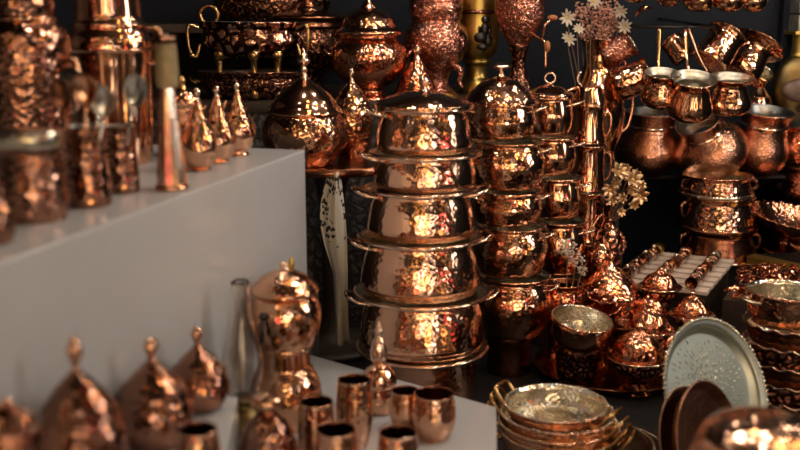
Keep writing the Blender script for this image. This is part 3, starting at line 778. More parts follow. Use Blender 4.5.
# oil lamp
r, mk = turn('oil_lamp', 'oil lamp with a clear glass chimney before the plinth', 'lamp', 245, 1.72, ZW, [
    ('font', [(11, 405), (22, 411), (27, 420), (28, 434), (22, 447), (20, 455)], 'dkbrass', dict(base=True)),
    ('burner', [(12, 396), (13, 399), (11, 402), (12, 406)], 'dkbrass', dict(under=0))])
Y = 1.72
pp = [(13.5, 397), (17, 385), (20.5, 368), (20, 355), (16, 340), (11.5, 322), (9.5, 305), (9, 281)]
bm = bmesh.new(); prof = spline([(rpx(h, Y, zat(p, Y)), zat(p, Y)-ZW) for h, p in pp])
full = prof+[(q[0]-.0018, q[1]) for q in reversed(prof)]; rev(bm, full+[full[0]], 48); finish('chimney', bm, 'glass', r)
# knob topped jar and cups
jar('knobbed_jar', 'blurred copper jar with a wide mushroom knob beside the oil lamp', 'jar', 269, 1.56, ZW,
    [(4, 392), (14, 396), (16, 402), (12, 410), (8, 414)], [(8, 412), (18, 420), (24, 430), (26, 436)], [(25, 435), (30, 448), (30, 475), (24, 500)], mf='ham', ml='hamk', mb='hamk')
jar('peaked_jar', 'slim copper jar with a beaded finial before the tall front stack', 'jar', 379, 1.93, ZW,
    [(.8, 321), (3, 327), (4.5, 331), (3, 336), (6, 341), (8.5, 350), (8, 358), (5, 363), (6, 366)], [(6, 364), (12, 368), (16, 374), (18, 381), (17, 385)],
    [(16, 384), (17, 388), (18, 400), (15, 410)], ml='ham', mb='hamb')
gc = 'copper cups clustered on the white table'
for px, Y, top, hw, lb in [(316, 1.66, 402, 17, 'copper cup nearest the dispenser jar'), (354, 1.76, 380, 16.5, 'copper cup in front of the slim finial jar'),
                           (405, 1.84, 391, 14, 'copper cup half hidden by the cup at the table corner'), (434, 1.80, 394, 20, 'copper cup nearest the empty table corner'),
                           (336, 1.53, 430, 20, 'near copper cup between the dispenser side cup and the dark mouthed cup'), (398, 1.56, 433, 19, 'dark mouthed copper cup nearest the camera below the table corner'),
                           (197, 1.30, 430, 20, 'copper cup standing in front of the smallest domed jar')]:
    z0 = ZR if px == 197 else ZW
    yb_ = 500
    Hc = zat(top, Y)-z0; 
    X = Xat(px, Y, z0+Hc); R = rpx(hw, Y, z0+Hc)
    root = thing('copper_cup', lb, 'cup', (X, Y, z0), (0, 0, 0), gc)
    bm = bmesh.new(); Hq = Hc
    openv(bm, [(R*.72, 0, 's'), (R*.8, .002), (R*1.06, Hq*.3), (R*1.12, Hq*.55), (R*1.04, Hq*.85), (R*.98, Hq)], .0018, 40, .001)
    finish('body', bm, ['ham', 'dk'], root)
    bm = bmesh.new(); tube(bm, [(R*.975*math.cos(2*PI*k/40), R*.975*math.sin(2*PI*k/40), Hq) for k in range(40)], .0013, 6, True); finish('rim_band', bm, 'rim', root)

# ================================================================ ROUND TRAY WITH SUGAR BOWLS
tc_ = on(611, 366, ZL+.012)
root = thing('round_tray', 'large dark round tray under the tinned bowl and sugar bowls', 'tray', (tc_.x, tc_.y, ZL))
RT = .202
bm = bmesh.new(); openv(bm, [(RT*.93, 0, 's'), (RT*.95, .002), (RT*.985, .012), (RT, .018)], .003, 80, .002); finish('dish', bm, ['dk', 'dk'], root)
ZY = ZL+.0032
def sugar(label, px, Y, z0, rim_row, hw, top_row, group, tilt=(0, 0, 0), name='sugar_bowl', foot=.6, peak=1., dk='eng'):
    """wide flanged bowl, domed repousse lid with a pointed knob, waisted foot down to its stand"""
    zr_ = zat(rim_row, Y); H = zr_-z0; R = rpx(hw, Y, zr_); lh = zat(top_row, Y)-zr_
    X = Xat(px, Y, zr_)
    root = thing(name, label, 'sugar bowl', (X, Y, z0), tilt, group)
    hb = min(H, R*.75)
    bm = bmesh.new()
    base = [(R*foot, 0, 's'), (R*foot, .004)]
    if H-hb > .015: base += [(R*foot*.7, (H-hb)*.35), (R*foot*.62, (H-hb)*.8)]
    openv(bm, base+[(R*.62, H-hb*.78), (R*.83, H-hb*.45), (R*.85, H-hb*.2), (R*.84, H-.008), (R*.9, H-.005), (R*.99, H-.003)], .002, 48, .0025)
    bo = finish('body', bm, [dk, 'cu'], root)
    bm = bmesh.new(); tube(bm, [(R*.995*math.cos(2*PI*k/48), R*.995*math.sin(2*PI*k/48), H-.001) for k in range(48)], .0028, 8, True); finish('rim_band', bm, 'rim', root)
    bm = bmesh.new()
    closed(bm, [(R*.80, H-.004, 's'), (R*.82, H+.003), (R*.80, H+lh*.16), (R*.70, H+lh*.36), (R*.48, H+lh*.56), (R*.24, H+lh*.68), (R*.12, H+lh*.76)], 48, wav=(12, .0, H, .0026))
    lo = finish('lid', bm, 'hamr', root)
    bm = bmesh.new(); closed(bm, [(R*.16, H+lh*.7), (R*.09, H+lh*.79), (R*.16, H+lh*.87), (R*.1, H+lh*.95), (.001, H+lh)], 20); finish('knob', bm, 'cu', lo)
    return root
gs = 'lidded sugar bowls around the round tray'
sugar('front lidded sugar bowl with an engraved body standing on the round tray', 638, 2.36, ZY, 356, 31, 322, gs, foot=.55)
sugar('small sugar bowl beside the front one towards the silvery tray', 668, 2.47, ZY, 347, 15, 328, gs)
sugar('wide rimmed sugar bowl just behind the front one on the tray', 649, 2.50, ZY, 328, 24, 302, gs)
sugar('peaked sugar bowl second behind the front one', 650, 2.63, ZL, 312, 19, 288, gs, foot=.75)
sugar('red copper sugar bowl with a pointed lid behind the silver tray', 692, 2.58, ZL, 314, 22, 290, gs, foot=.75)
sugar('broad rimmed sugar bowl next to the cream slatted crate', 660, 2.66, ZL, 286, 21, 266, gs, foot=.7)
r, _ = jar('sugar_bowl', 'big bulbous lidded sugar bowl with a spiral peaked lid behind the tray', 'sugar bowl', 608, 2.68, ZL,
    [(1, 253), (3, 257), (2, 261), (4, 264)], [(4, 263), (10, 268), (20, 276), (28, 286), (30, 289)], [(29, 288), (33, 294), (31, 306), (24, 318), (18, 325), (22, 333)], mf='cu', ml='hamr', mb='hamr')
ear_handle(r, PI*1.05, (.085, .078), .10, .135, .015, .004)
# tinned bowl resting in an engraved bowl
r, _ = turn('engraved_bowl', 'engraved copper bowl under the tilted tinned bowl', 'bowl', 577, 2.40, ZY, [
    ('body', [(22, 345), (23, 350), (21, 360), (20, 372), (17, 380), (20, 384)], 'engd', dict(base=True, lining='tin'))])
zb = r.location.z+ (zat(345, 2.40)-ZY)
r, _ = turn('tinned_bowl', 'open copper bowl with a shiny tinned inside on an engraved bowl', 'bowl', 577, 2.40, zb-.004, [
    ('body', [(30, 318), (30.5, 322), (28, 334), (18, 345)], 'ham', dict(base=True, lining='tin', bead=.003))], rot=(math.radians(9), math.radians(7), 0))
r, _ = turn('coffee_pot', 'dark open coffee pot with a short handle behind the front sugar bowl', 'coffee pot', 622, 2.50, ZY, [
    ('body', [(17, 325), (15, 332), (17, 345), (13, 358)], 'dk', dict(base=True, lining='dk'))])
bm = bmesh.new(); tube(bm, [(-.035, -.01, .065), (-.07, -.02, .066), (-.10, -.03, .064)], .006, 8); finish('handle', bm, 'cu', r)
# cup with white dried flower
r, _ = turn('flower_cup', 'dark round copper cup holding the pale dried flower', 'cup', 563, 2.56, ZL, [
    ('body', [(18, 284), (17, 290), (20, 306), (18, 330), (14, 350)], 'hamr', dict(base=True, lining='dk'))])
fc = r.location.copy()
for (px, py, s, lb) in [(567, 248, .026, 'largest pale dried flower in the round copper cup'), (576, 258, .022, 'second pale dried flower lower in the round copper cup'), (582, 270, .014, 'small pale bud leaning out of the round copper cup')]:
    Y = 2.52; z = zat(py, Y)
    flower('dried_flower', lb, 'flower', fc+Vector((random.uniform(-.01, .01), 0, .03)), (Xat(px, Y, z), Y, z), 'rose', 'pale dried flowers in the round cup', s)
# fluted shell cups
for i, (px, Y, top, hw, lb) in enumerate([(588, 2.60, 292, 13, 'fluted copper shell cup leaning behind the tinned bowl'), (606, 2.56, 302, 14, 'fluted copper shell cup with a crimped edge by the dark coffee pot')]):
    z1 = zat(top, Y); R = rpx(hw, Y, z1); H = z1-ZL
    root = thing('shell_cup', lb, 'cup', (Xat(px, Y, z1), Y, ZL), (.18, .15*(1-2*i), .4*i))
    bm = bmesh.new(); openv(bm, [(R*.7, 0, 's'), (R*.7, .004), (R*.35, .02), (R*.35, H*.5), (R*.8, H*.7), (R*1.05, H)], .002, 60, .0015, wav=(8, .004, H*.5, .004))
    finish('body', bm, ['hamr', 'hamf'], root)
# copper vase with metal leaves
r, _ = turn('bud_vase', 'slender dark copper vase holding golden leaves beside the mug stack', 'vase', 607, 2.82, ZL, [
    ('body', [(7, 205), (5, 212), (6, 222), (12, 236), (15, 252), (12, 275), (8, 300), (12, 332)], 'eng', dict(base=True, lining='dk'))])
ear_handle(r, PI*1.05, (.036, .018), .27, .36, .018, .003)
vc = r.location.copy()
for (px, py, s, lb) in [(632, 180, .03, 'largest golden leaf spray above the bud vase'), (618, 172, .027, 'golden leaf spray with a yellow centre over the bud vase'), (640, 196, .028, 'lowest golden leaf spray reaching beside the pot stack'), (610, 190, .024, 'golden leaf spray nearest the mug stack')]:
    Y = 2.76; z = zat(py, Y)
    flower('leaf_spray', lb, 'leaf spray', vc+Vector((0, 0, .33)), (Xat(px, Y, z), Y, z), 'petal', 'golden leaf sprays of the bud vase', s)
for (px, py) in [(626, 168), (636, 174), (615, 183), (629, 190), (622, 199), (634, 205), (612, 200), (641, 186), (620, 212), (628, 178)]:
    Y = 2.77; z = zat(py, Y)
    flower('leaf_spray', 'small golden leaf spray in the dense bunch over the bud vase', 'leaf spray', vc+Vector((0, 0, .33)), (Xat(px, Y, z), Y, z), 'petal', 'small golden leaf sprays of the bud vase', random.uniform(.015, .022))
turn('round_box', 'small round copper pot with a knob in front of the bud vase', 'pot', 599, 2.72, ZL, [
    ('body', [(2, 243), (5, 246), (10, 251), (12, 258), (11, 300), (12, 333)], 'ham', dict(base=True))])
bm = bmesh.new()
for k in range(60):
    a = k*2.4; t = k/60
    ball(bm, (.024*math.sin(PI*(.12+.8*t))*math.cos(a), .024*math.sin(PI*(.12+.8*t))*math.sin(a), .01+t*.075), .0075, 6, 5, (1, 1, .7))
closed(bm, [(.014, 0), (.02, .03), (.014, .07), (.004, .085)], 16)
zz_ = zat(258, 2.78)
o = tag(finish('pine_cone', bm, 'hamr'), 'scaly copper cone ornament under the golden leaf sprays', 'ornament')
o.location = (Xat(617, 2.93, .85), 2.93, ZL+.002+.20)
root = thing('ornament_stand', 'slim dark stand under the scaly cone ornament', 'stand', (o.location.x, 2.93, ZL))
bm = bmesh.new(); closed(bm, [(.022, 0, 's'), (.022, .006), (.008, .015), (.006, .19), (.014, .2)], 24); finish('column', bm, 'dk', root)

# ================================================================ PAN STACK AND BEADED TRAYS
def beads(bm, R, z, n, r, sy=1.):
    for k in range(n):
        a = 2*PI*k/n; ball(bm, (R*math.cos(a), R*math.sin(a)*sy, z), r, 6, 5)
def beaded_tray(label, loc, R, rot, mat='dk', inner=None, bead='rim', n=90, br=.0028, depth=.014, sy=1., group=None, name='beaded_tray'):
    root = thing(name, label, 'tray', loc, rot, group)
    bm = bmesh.new(); openv(bm, [(R*.86, 0, 's'), (R*.88, .001), (R*.965, depth*.8), (R, depth)], .002, 72, .0015, sy=sy)
    finish('dish', bm, [mat, inner or mat], root)
    bm = bmesh.new(); beads(bm, R+.0012, depth+.0015, n, br, sy); finish('beaded_rim', bm, bead, root)
    return root
pY = 1.93
zt_ = zat(404, pY)
pc_ = Vector((Xat(556, pY, zt_), pY, 0))
beaded_tray('flat dark beaded tray lying under the tinned pans', (.40, 2.0, ZL), .168, (0, 0, 0), 'blk', bead='tin', n=130)
beaded_tray('second dark beaded tray nested on the flat beaded tray', (.395, 1.995, ZL+.0165), .143, (0, 0, .3), 'blk', bead='tin', n=110)
gp = 'tinned frying pans in the low stack'
base_z = ZL+.034
npan = 4
hp = [base_z, base_z+(zt_-.042-base_z)*.34, base_z+(zt_-.042-base_z)*.67, zt_-.042]
labs = ['lowest tinned copper pan of the low stack', 'second tinned copper pan from the bottom of the low stack', 'tinned copper pan directly under the top pan', 'top tinned copper pan with a hammered inside and brass handles']
for i in range(npan):
    R = [.120, .117, .113, .101][i]; H = [.05, .05, .046, .042][i]
    dx = [.008, .004, .004, 0][i]
    root = thing('frying_pan', labs[i], 'pan', (pc_.x+dx, pc_.y, max(hp[i], base_z+.004)), (0, 0, math.radians(-36+[14, 8, 3, 0][i])), gp)
    bm = bmesh.new(); openv(bm, [(R*.86, 0, 's'), (R*.9, .004), (R*.97, H*.5), (R*.99, H*.9), (R*1.02, H)], .003, 64, .002)
    finish('body', bm, ['ham', 'tin'], root)
    bm = bmesh.new(); beads(bm, R*1.02, H+.003, 80, .0026); finish('rim_band', bm, 'tin', root)
    for s in (0, PI):
        ca, sa = math.cos(s), math.sin(s); rr = R*1.0
        def P(o, t, h): return (ca*(rr+o)-sa*t, sa*(rr+o)+ca*t, h)
        bm = bmesh.new()
        tube(bm, curve_pts([P(-.004, -.026, H*.55), P(.012, -.028, H*.8), P(.028, -.024, H+.012), P(.03, 0, H+.015), P(.028, .024, H+.012), P(.012, .028, H*.8), P(-.004, .026, H*.55)]), .0042, 8)
        for t in (-.027, .027): ball(bm, P(-.002, t, H*.55), .007, 8, 6)
        finish('handle', bm, 'brass', root)

# ================================================================ LEANING TRAYS
def lean(normal, up=Vector((0, 0, 1)), roll=0.):
    n = Vector(normal).normalized(); y = (up-n*up.dot(n)).normalized(); x = y.cross(n)
    return (Matrix((x, y, n)).transposed() @ Matrix.Rotation(roll, 3, 'Z')).to_euler()
R = .158
nrm = Vector((.53, -.74, .40)).normalized()
cy = 2.0; cz = ZL+R*.955*math.sqrt(1-nrm.z**2)+.004; cx = Xat(716, cy, cz)
root = thing('silver_tray', 'pale silvery beaded tray leaning upright before the scalloped bowls', 'tray', Vector((cx, cy, cz))-nrm*.02, lean(nrm))
bm = bmesh.new(); openv(bm, [(R*.80, 0, 's'), (R*.82, .001), (R*.9, .012), (R*.93, .02), (R, .022)], .002, 90, .001, sy=1.0)
finish('dish', bm, ['dk', 'silver'], root)
bm = bmesh.new(); beads(bm, R, .024, 96, .0042); finish('beaded_rim', bm, 'tin', root)
bm = bmesh.new()
for k in range(230):
    a = 2*PI*((k*.618034) % 1.); q = .18+.58*((k*.7548776) % 1.)
    rr = R*q; L = .004+.005*((k*.3) % 1)
    d = Vector((math.cos(a), math.sin(a), 0))
    tube(bm, [d*(rr-L)+Vector((0, 0, .0022)), d*rr+Vector((0, 0, .0034)), d*(rr+L)+Vector((0, 0, .0022))], [.0004, .0011, .0004], 5)
finish('chased_rays', bm, 'tin', root)
n2 = Vector((.66, -.68, .30)).normalized(); cy2 = 1.84
cz2 = zat(443, cy2); cx2 = Xat(701, cy2, cz2)
beaded_tray('brown oval copper tray with a raised rim leaning in front of the silvery tray', Vector((cx2, cy2, cz2)), .112, lean(n2), 'dkh', n=70, bead='cu', br=.002, depth=.018, sy=1.08)
cy3 = 1.875; cz3 = zat(438, cy3); cx3 = Xat(688, cy3, cz3)
beaded_tray('dark oval tray with beaded edge wedged behind the brown oval tray', Vector((cx3, cy3, cz3))-n2*.012, .100, lean(n2), 'dk', n=80, bead='rim', br=.002, depth=.012, sy=1.02)
r, _ = turn('hammered_jar', 'big blurred hammered copper jar closest to the camera before the leaning trays', 'jar', 757, 1.34, ZL, [
    ('body', [(66, 443), (70, 455), (75, 470), (76, 520), (66, 560), (60, 600)], 'hambig', dict(base=True)),
    ('lid', [(8, 417), (30, 419), (50, 425), (62, 434), (68, 445)], 'hambig', {})])

# ================================================================ SCALLOPED BOWL STACK
gq = 'scalloped copper bowls stacked at the frame edge'
Yq = 2.26
rows = [322, 340, 358, 376, 394]
zq = [zat(q, Yq) for q in rows]
ql = ['scalloped copper bowl right under the tinned pan at the frame edge', 'second scalloped bowl down under the tinned pan', 'third scalloped bowl down in the stack behind the silvery tray', 'fourth scalloped bowl down in the stack behind the silvery tray', 'lowest scalloped bowl standing on the table behind the silvery tray']
for i in range(5):
    z1 = zq[i]; z0 = zq[i+1]-.004 if i < 4 else ZL
    H = max(z1-z0, .04); R = rpx(44-i*.4, Yq, z1)
    root = thing('scalloped_bowl', ql[i], 'bowl', (Xat(790, Yq, z1), Yq, z1-H), (0, 0, .35*i), gq)
    bm = bmesh.new(); openv(bm, [(R*.8, 0, 's'), (R*.84, .003), (R*.9, H*.5), (R*.92, H*.85), (R, H)], .002, 96, .0016, wav=(16, .003, H*.6, .002))
    finish('body', bm, ['eng' if i % 2 else 'dk', 'tin'], root)
    bm = bmesh.new()
    tube(bm, [((R+.001)*math.cos(a), (R+.001)*math.sin(a), H+.002+.003*math.sin(16*a)) for a in [2*PI*k/128 for k in range(128)]], .0018, 6, True)
    finish('rim_band', bm, 'rim', root)
z1 = zat(292, Yq); z0 = zq[0]+.001; H = z1-z0; R = rpx(39, Yq, z1)
root = thing('tinned_pan', 'tinned copper pan with a bright inside topping the scalloped bowls', 'pan', (Xat(787, Yq, z1), Yq, z0), (0, 0, 0))
bm = bmesh.new(); openv(bm, [(R*.8, 0, 's'), (R*.86, .004), (R*.96, H*.5), (R*1.0, H)], .0025, 64, .003); finish('body', bm, ['ham', 'tin'], root)
loop_handle(root, PI*1.08, R*.97, H*.8, .03, .022, .004, .006, 'tin')

# ================================================================ CRATE OF GRINDERS
u = Vector((.882, -.471, 0)); v = Vector((.471, .882, 0)); rz = math.atan2(u.y, u.x)
cc = Vector((.83, 2.93, 0)); zc = .742
root = thing('slatted_crate', 'cream painted slatted crate carrying the coffee grinders', 'crate', (cc.x, cc.y, ZL), (0, 0, rz))
bm = bmesh.new(); box(bm, (-.125, -.20, 0), (.125, .20, zc-ZL-.012), .003); finish('box', bm, 'wood', root, True, 40)
for k in range(7):
    y = -.215+k*.0625
    bm = bmesh.new(); box(bm, (-.14, y, zc-ZL-.012), (.14, y+.044, zc-ZL), .003); finish('slat', bm, 'slat', root, True, 40)
def grinder(label, p, ang, L, r, mats, group):
    root = thing('coffee_grinder', label, 'coffee grinder', p, (0, 0, ang), group)
    # lies along its own y axis
    def put(name, prof, mat, par=root):
        bm = bmesh.new(); closed(bm, prof, 28)
        for vv in bm.verts: vv.co = Vector((vv.co.x, vv.co.z, vv.co.y+r))
        return finish(name, bm, mat, par)
    put('barrel', [(r*.92, 0, 's'), (r*.95, .004), (r*.8, L*.3), (r*.8, L*.6), (r*.9, L*.7)], mats[0])
    put('band', [(r*.86, L*.27), (r*1.0, L*.3), (r*1.0, L*.36), (r*.86, L*.39)], 'rim')
    put('sleeve', [(r*.86, L*.42), (r*.98, L*.45), (r*.98, L*.62), (r*.86, L*.65)], mats[1])
    cap = put('cap', [(r*.9, L*.68, 's'), (r*1.0, L*.7), (r*1.0, L*.84), (r*.7, L*.92), (r*.35, L*.96), (r*.3, L)], mats[2])
    bm = bmesh.new(); ball(bm, (r*.1, L*.5, 2*r+.002), r*.42, 12, 8); finish('knob', bm, 'rim', root)
    bm = bmesh.new(); ball(bm, (-r*.3, L*.2, 2*r-.004), r*.36, 10, 8); finish('knob', bm, 'rim', root)
    return root
gg = 'coffee grinders lying on the cream crate'
ga = math.atan2(v.y, v.x)-PI/2
i = 0
gl = ['near grinder of the row beside the bulbous sugar bowl', 'far grinder of the row beside the bulbous sugar bowl', 'near grinder of the middle row on the cream crate', 'far grinder of the middle row on the cream crate', 'near grinder of the row beside the red copper leaves', 'far dark capped grinder of the row beside the red copper leaves']
for k, du in enumerate((-.095, .0, .095)):
    for j, dv in enumerate((-.205, .0)):
        p = cc+u*du+v*(dv+(.0 if k < 2 else -.01)); p.z = zc
        grinder(gl[i], p, ga+random.uniform(-.04, .04), .195, .0185, [('engd', 'dkh', 'dk')[k], 'eng', ('brasso', 'cu', 'tind')[k] if j else 'cu'], gg); i += 1

# ================================================================ RED COPPER LEAVES ON THEIR CRATE
c2 = Vector((1.085, 2.79, 0)); zl = .715
root = thing('leaf_crate', 'dark wooden crate under the heap of red copper leaves', 'crate', (c2.x, c2.y, ZL), (0, 0, rz))
bm = bmesh.new(); box(bm, (-.115, -.17, 0), (.10, .15, zl-ZL), .003); finish('box', bm, 'wood', root, True, 40)
bm = bmesh.new()
def leafmesh(L):
    bm = bmesh.new(); n = 6; A = []; B = []
    for i in range(n+1):
        t = i/n; w = L*.22*math.sin(PI*min(1, t*.92+.06))**.8; zc_ = .012*math.sin(t*PI)*L/.05
        A.append([bm.verts.new((L*t-L/2, s*w, zc_+abs(s)*w*.5)) for s in (-1, -.5, 0, .5, 1)])
        B.append([bm.verts.new((L*t-L/2, s*w, zc_+abs(s)*w*.5-.0014)) for s in (-1, -.5, 0, .5, 1)])
    for i in range(n):
        for j in range(4):
            bm.faces.new((A[i][j], A[i+1][j], A[i+1][j+1], A[i][j+1])); bm.faces.new((B[i][j], B[i][j+1], B[i+1][j+1], B[i+1][j]))
        for j in (0, 4): bm.faces.new((A[i][j], A[i+1][j], B[i+1][j], B[i][j]))
    for i in (0, n):
        for j in range(4): bm.faces.new((A[i][j], A[i][j+1], B[i][j+1], B[i][j]))
    return bm
proto = tag(finish('copper_leaf', leafmesh(.06), 'hamr'), 'red copper leaf in the loose heap beside the grinder crate', 'leaf', 'red copper leaves in the heap')
proto.location = c2+Vector((0, 0, zl+.01))
for k in range(95):
    o = proto.copy(); COL.objects.link(o)
    a, q = random.uniform(-.105, .09), random.uniform(-.16, .14)
    hgt = .045*(1-(abs(a)/.13)**2)*(1-(abs(q)/.2)**2)
    o.location = c2+u*a+v*q+Vector((0, 0, zl+.008+random.uniform(0, 1)*hgt))
    o.rotation_euler = (random.uniform(-.7, .7), random.uniform(-.6, .6), random.uniform(0, 6.3)); o.scale = (random.uniform(.7, 1.15),)*3

# black gilt edged stand at the frame edge with the footed dish
e0 = on(752, 258, .735); e1 = on(812, 272, .735); ed = (e1-e0).normalized(); en = Vector((-ed.y, ed.x, 0))
rz2 = math.atan2(ed.y, ed.x)
root = thing('gilt_stand', 'black topped stand with a gilded front edge at the frame edge', 'stand', (e0.x, e0.y, ZL), (0, 0, rz2))
bm = bmesh.new(); box(bm, (-.02, .012, 0), (.62, .38, .165), .003); finish('body', bm, 'black', root, True, 40)
bm = bmesh.new(); box(bm, (-.02, .0, .0), (.62, .012, .168), .003); finish('gilt_edge', bm, 'gold', root, True, 40)
bm = bmesh.new(); box(bm, (-.02, .0125, .1655), (.62, .045, .1695), .0015); finish('gilt_border', bm, 'gold', root, True, 40)
YS = 3.22; zst = ZL+.165
z1 = zat(214, YS); R = rpx(38, YS, z1)
root = thing('footed_dish', 'footed copper dish with a scalloped rim tilted on the gilt stand', 'dish', (Xat(785, YS, .85), YS, zst), (.16, .12, 0))
bm = bmesh.new(); H = z1-zst
openv(bm, [(R*.3, H*.45), (R*.6, H*.6), (R*.85, H*.8), (R, H)], .003, 120, .002, wav=(26, .003, H*.5, .0035)); finish('bowl', bm, ['cu', 'hamr'], root)
bm = bmesh.new(); closed(bm, [(R*.6, 0, 's'), (R*.6, .004), (R*.2, .02), (R*.16, H*.35), (R*.3, H*.46)], 40); finish('foot', bm, 'dk', root)

# ================================================================ RIGHT REAR: HANDLED POTS UNDER WATER JARS
YP = 3.23
ph = thing('pot_riser', 'black block under the dark handled pots', 'riser', (Xat(716, YP, .65), YP, ZL))
bm = bmesh.new(); box(bm, (-.12, -.10, 0), (.06, .14, .13), .003); finish('block', bm, 'black', ph, True, 40)
gr = 'handled pots stacked below the water jars'
zz0 = ZL+.131
spec = [(228, None, 36, 38, 37, 'dark handled copper pot at the bottom under the water jars'), (196, 228, 35, 38, 36, 'handled copper pot in the middle under the water jars'), (176, 196, 34, 35, 35, 'handled copper pot with a pale tin band right under the tilted water jar')]
for yr, yb_, hr, hb, hs, lb in spec:
    z0 = zz0 if yb_ is None else zat(yb_, YP)+.004
    z1 = zat(yr, YP); H = z1-z0
    R = lambda h: rpx(h, YP, z0)
    root = thing('handled_pot', lb, 'pot', (Xat(716, YP, z0), YP, z0), (0, 0, 0), gr)
    bm = bmesh.new(); openv(bm, [(R(hs)*.95, 0, 's'), (R(hb), .004), (R(hb)*.98, H*.3), (R(hr)*.93, H*.8), (R(hr)*.95, H*.92), (R(hr), H)], .003, 56, .003)
    finish('body', bm, ['hamb' if yb_ else 'dk', 'tin'], root)
    bm = bmesh.new(); tube(bm, [(R(hb)*1.005*math.cos(2*PI*k/56), R(hb)*1.005*math.sin(2*PI*k/56), .008) for k in range(56)], .006, 8, True); finish('base_band', bm, 'tin' if yr == 176 else 'cu', root)
    for a in (PI*1.07, PI*-.07): ear_handle(root, a, R(hr)*.93, H*.35, H*.85, .022, .006, 'engd')
# glass-topped shelf for the jars
zj = zat(174, 3.42)
root = thing('jar_shelf', 'black shelf under the three hammered water jars', 'shelf', (Xat(708, 3.5, zj), 3.5, zj))
bm = bmesh.new(); box(bm, (-.33, -.12, -.01), (.23, .245, 0), .002); finish('board', bm, 'black', root, True, 40)
for sx in (-.3, .2):
    bm = bmesh.new(); tube(bm, [(sx, -.05, -.016), (sx, .245, -.15)], .008, 8); finish('bracket', bm, 'iron', root)
gw_ = 'hammered water jars on the black shelf'
YJ = 3.44
def waterjar(px, top, hr, hn, hb, label, rot, lining='tind', bot=174, z0=None, mat='hamw'):
    h = bot-top
    return turn('water_jar', label, 'jar', px, YJ, zj if z0 is None else z0, [
        ('body', [(hr, top), (hn*1.02, top+h*.1), (hn, top+h*.22), (hb*.86, top+h*.38), (hb, top+h*.6), (hb*.92, top+h*.8), (hb*.62, bot)], mat, dict(base=True, lining=lining, t=.003, bead=.003)),
        ('neck_ring', [(hn, top+h*.17), (hn*1.05, top+h*.2), (hn*1.0, top+h*.24)], 'rim', {})], group=gw_, rot=rot)
waterjar(648, 112, 25, 23, 31, 'hammered copper water jar standing behind the golden leaf sprays', (.1, .0, 0))
waterjar(757, 110, 27, 23, 28, 'fine beaten water jar with a wide dark mouth next to the right hand hammered pots', (.16, .06, 0))
r, _ = waterjar(713, 112, 22, 21, 36, 'copper water jar tipped onto its side between two upright water jars', (.40, -.52, 0))
r.location.y = 3.38; r.location.z = zj+.028

# hammered pots stacked at the right edge
gk = 'hammered pots stacked at the frame edge'
for yr, yb_, lb in [(126, 163, 'hammered lidded pot topping the stack at the frame edge'), (166, 204, 'hammered pot second from the top at the frame edge'), (207, 250, 'hammered pot mostly hidden behind the footed dish')]:
    Y = 3.52
    z0 = zat(yb_, Y)+.003; z1 = zat(yr, Y); H = z1-z0
    if yr == 207: z0 = ZL; H = z1-z0
    R = lambda h: rpx(h, Y, z0)
    root = thing('hammered_pot', lb, 'pot', (Xat(805, Y, z0), Y, z0), (0, 0, 0), gk)
    bm = bmesh.new(); openv(bm, [(R(30), 0, 's'), (R(33), .004), (R(36), H*.4), (R(31), H*.88), (R(33), H)], .003, 48, .003); finish('body', bm, ['hamr', 'tin'], root)
    if yr == 126:
        bm = bmesh.new(); closed(bm, [(R(33), H+.002, 's'), (R(33), H+.008), (R(22), H+.03), (R(10), H+.04), (R(5), H+.042), (R(4), H+.055), (R(8), H+.065), (.002, H+.075)], 40); finish('lid', bm, 'tind', root)
        for a in (PI*1.1,): loop_handle(root, a, R(31), H*.8, .03, .02, .005, .02, 'cu')

# brass flask with oval medallion near the navy wall
YF = 3.62; zf0 = zat(118, YF)
# ledge that carries it
root = thing('wall_ledge', 'short black wall ledge under the brass flask', 'shelf', (Xat(800, YF, zf0), YF, zf0))
bm = bmesh.new(); box(bm, (-.14, -.07, -.015), (.2, .125, 0), .002); finish('board', bm, 'black', root, True, 40)
root = thing('brass_flask', 'aged brass flask with an oval rosy medallion against the navy wall', 'flask', (Xat(797, YF, zf0+.1), YF, zf0))
bm = bmesh.new(); H = zat(55, YF)-zf0
closed(bm, [(.05, 0, 's'), (.06, .004), (.085, H*.25), (.09, H*.5), (.07, H*.82), (.03, H)], 40, sy=.55); finish('body', bm, 'dkbrass', root)
bm = bmesh.new(); closed(bm, [(.036, H-.004), (.03, H+.01), (.03, H+.07), (.034, H+.08)], 24); finish('neck', bm, 'gold', root)
bm = bmesh.new(); ball(bm, (.0, -.045, H*.46), .07, 24, 14, (1, .3, .62)); finish('medallion', bm, mottled('rosy_medallion', (.10, .065, .05), (.21, .135, .10), 25, .5, .3, .4), root)
r, _ = turn('lidded_pot', 'small ringed copper pot in front of the brass flask', 'pot', 786, 3.50, zat(118, 3.5), [
    ('body', [(12, 96), (13, 100), (15, 108), (13, 118)], 'ham', dict(base=True, lining='tin')), ('lid', [(2, 82), (5, 86), (9, 92), (13, 96)], 'cu', {})])
r.location.z = zf0+.0005; r.location.y = 3.58; r.location.x -= .07
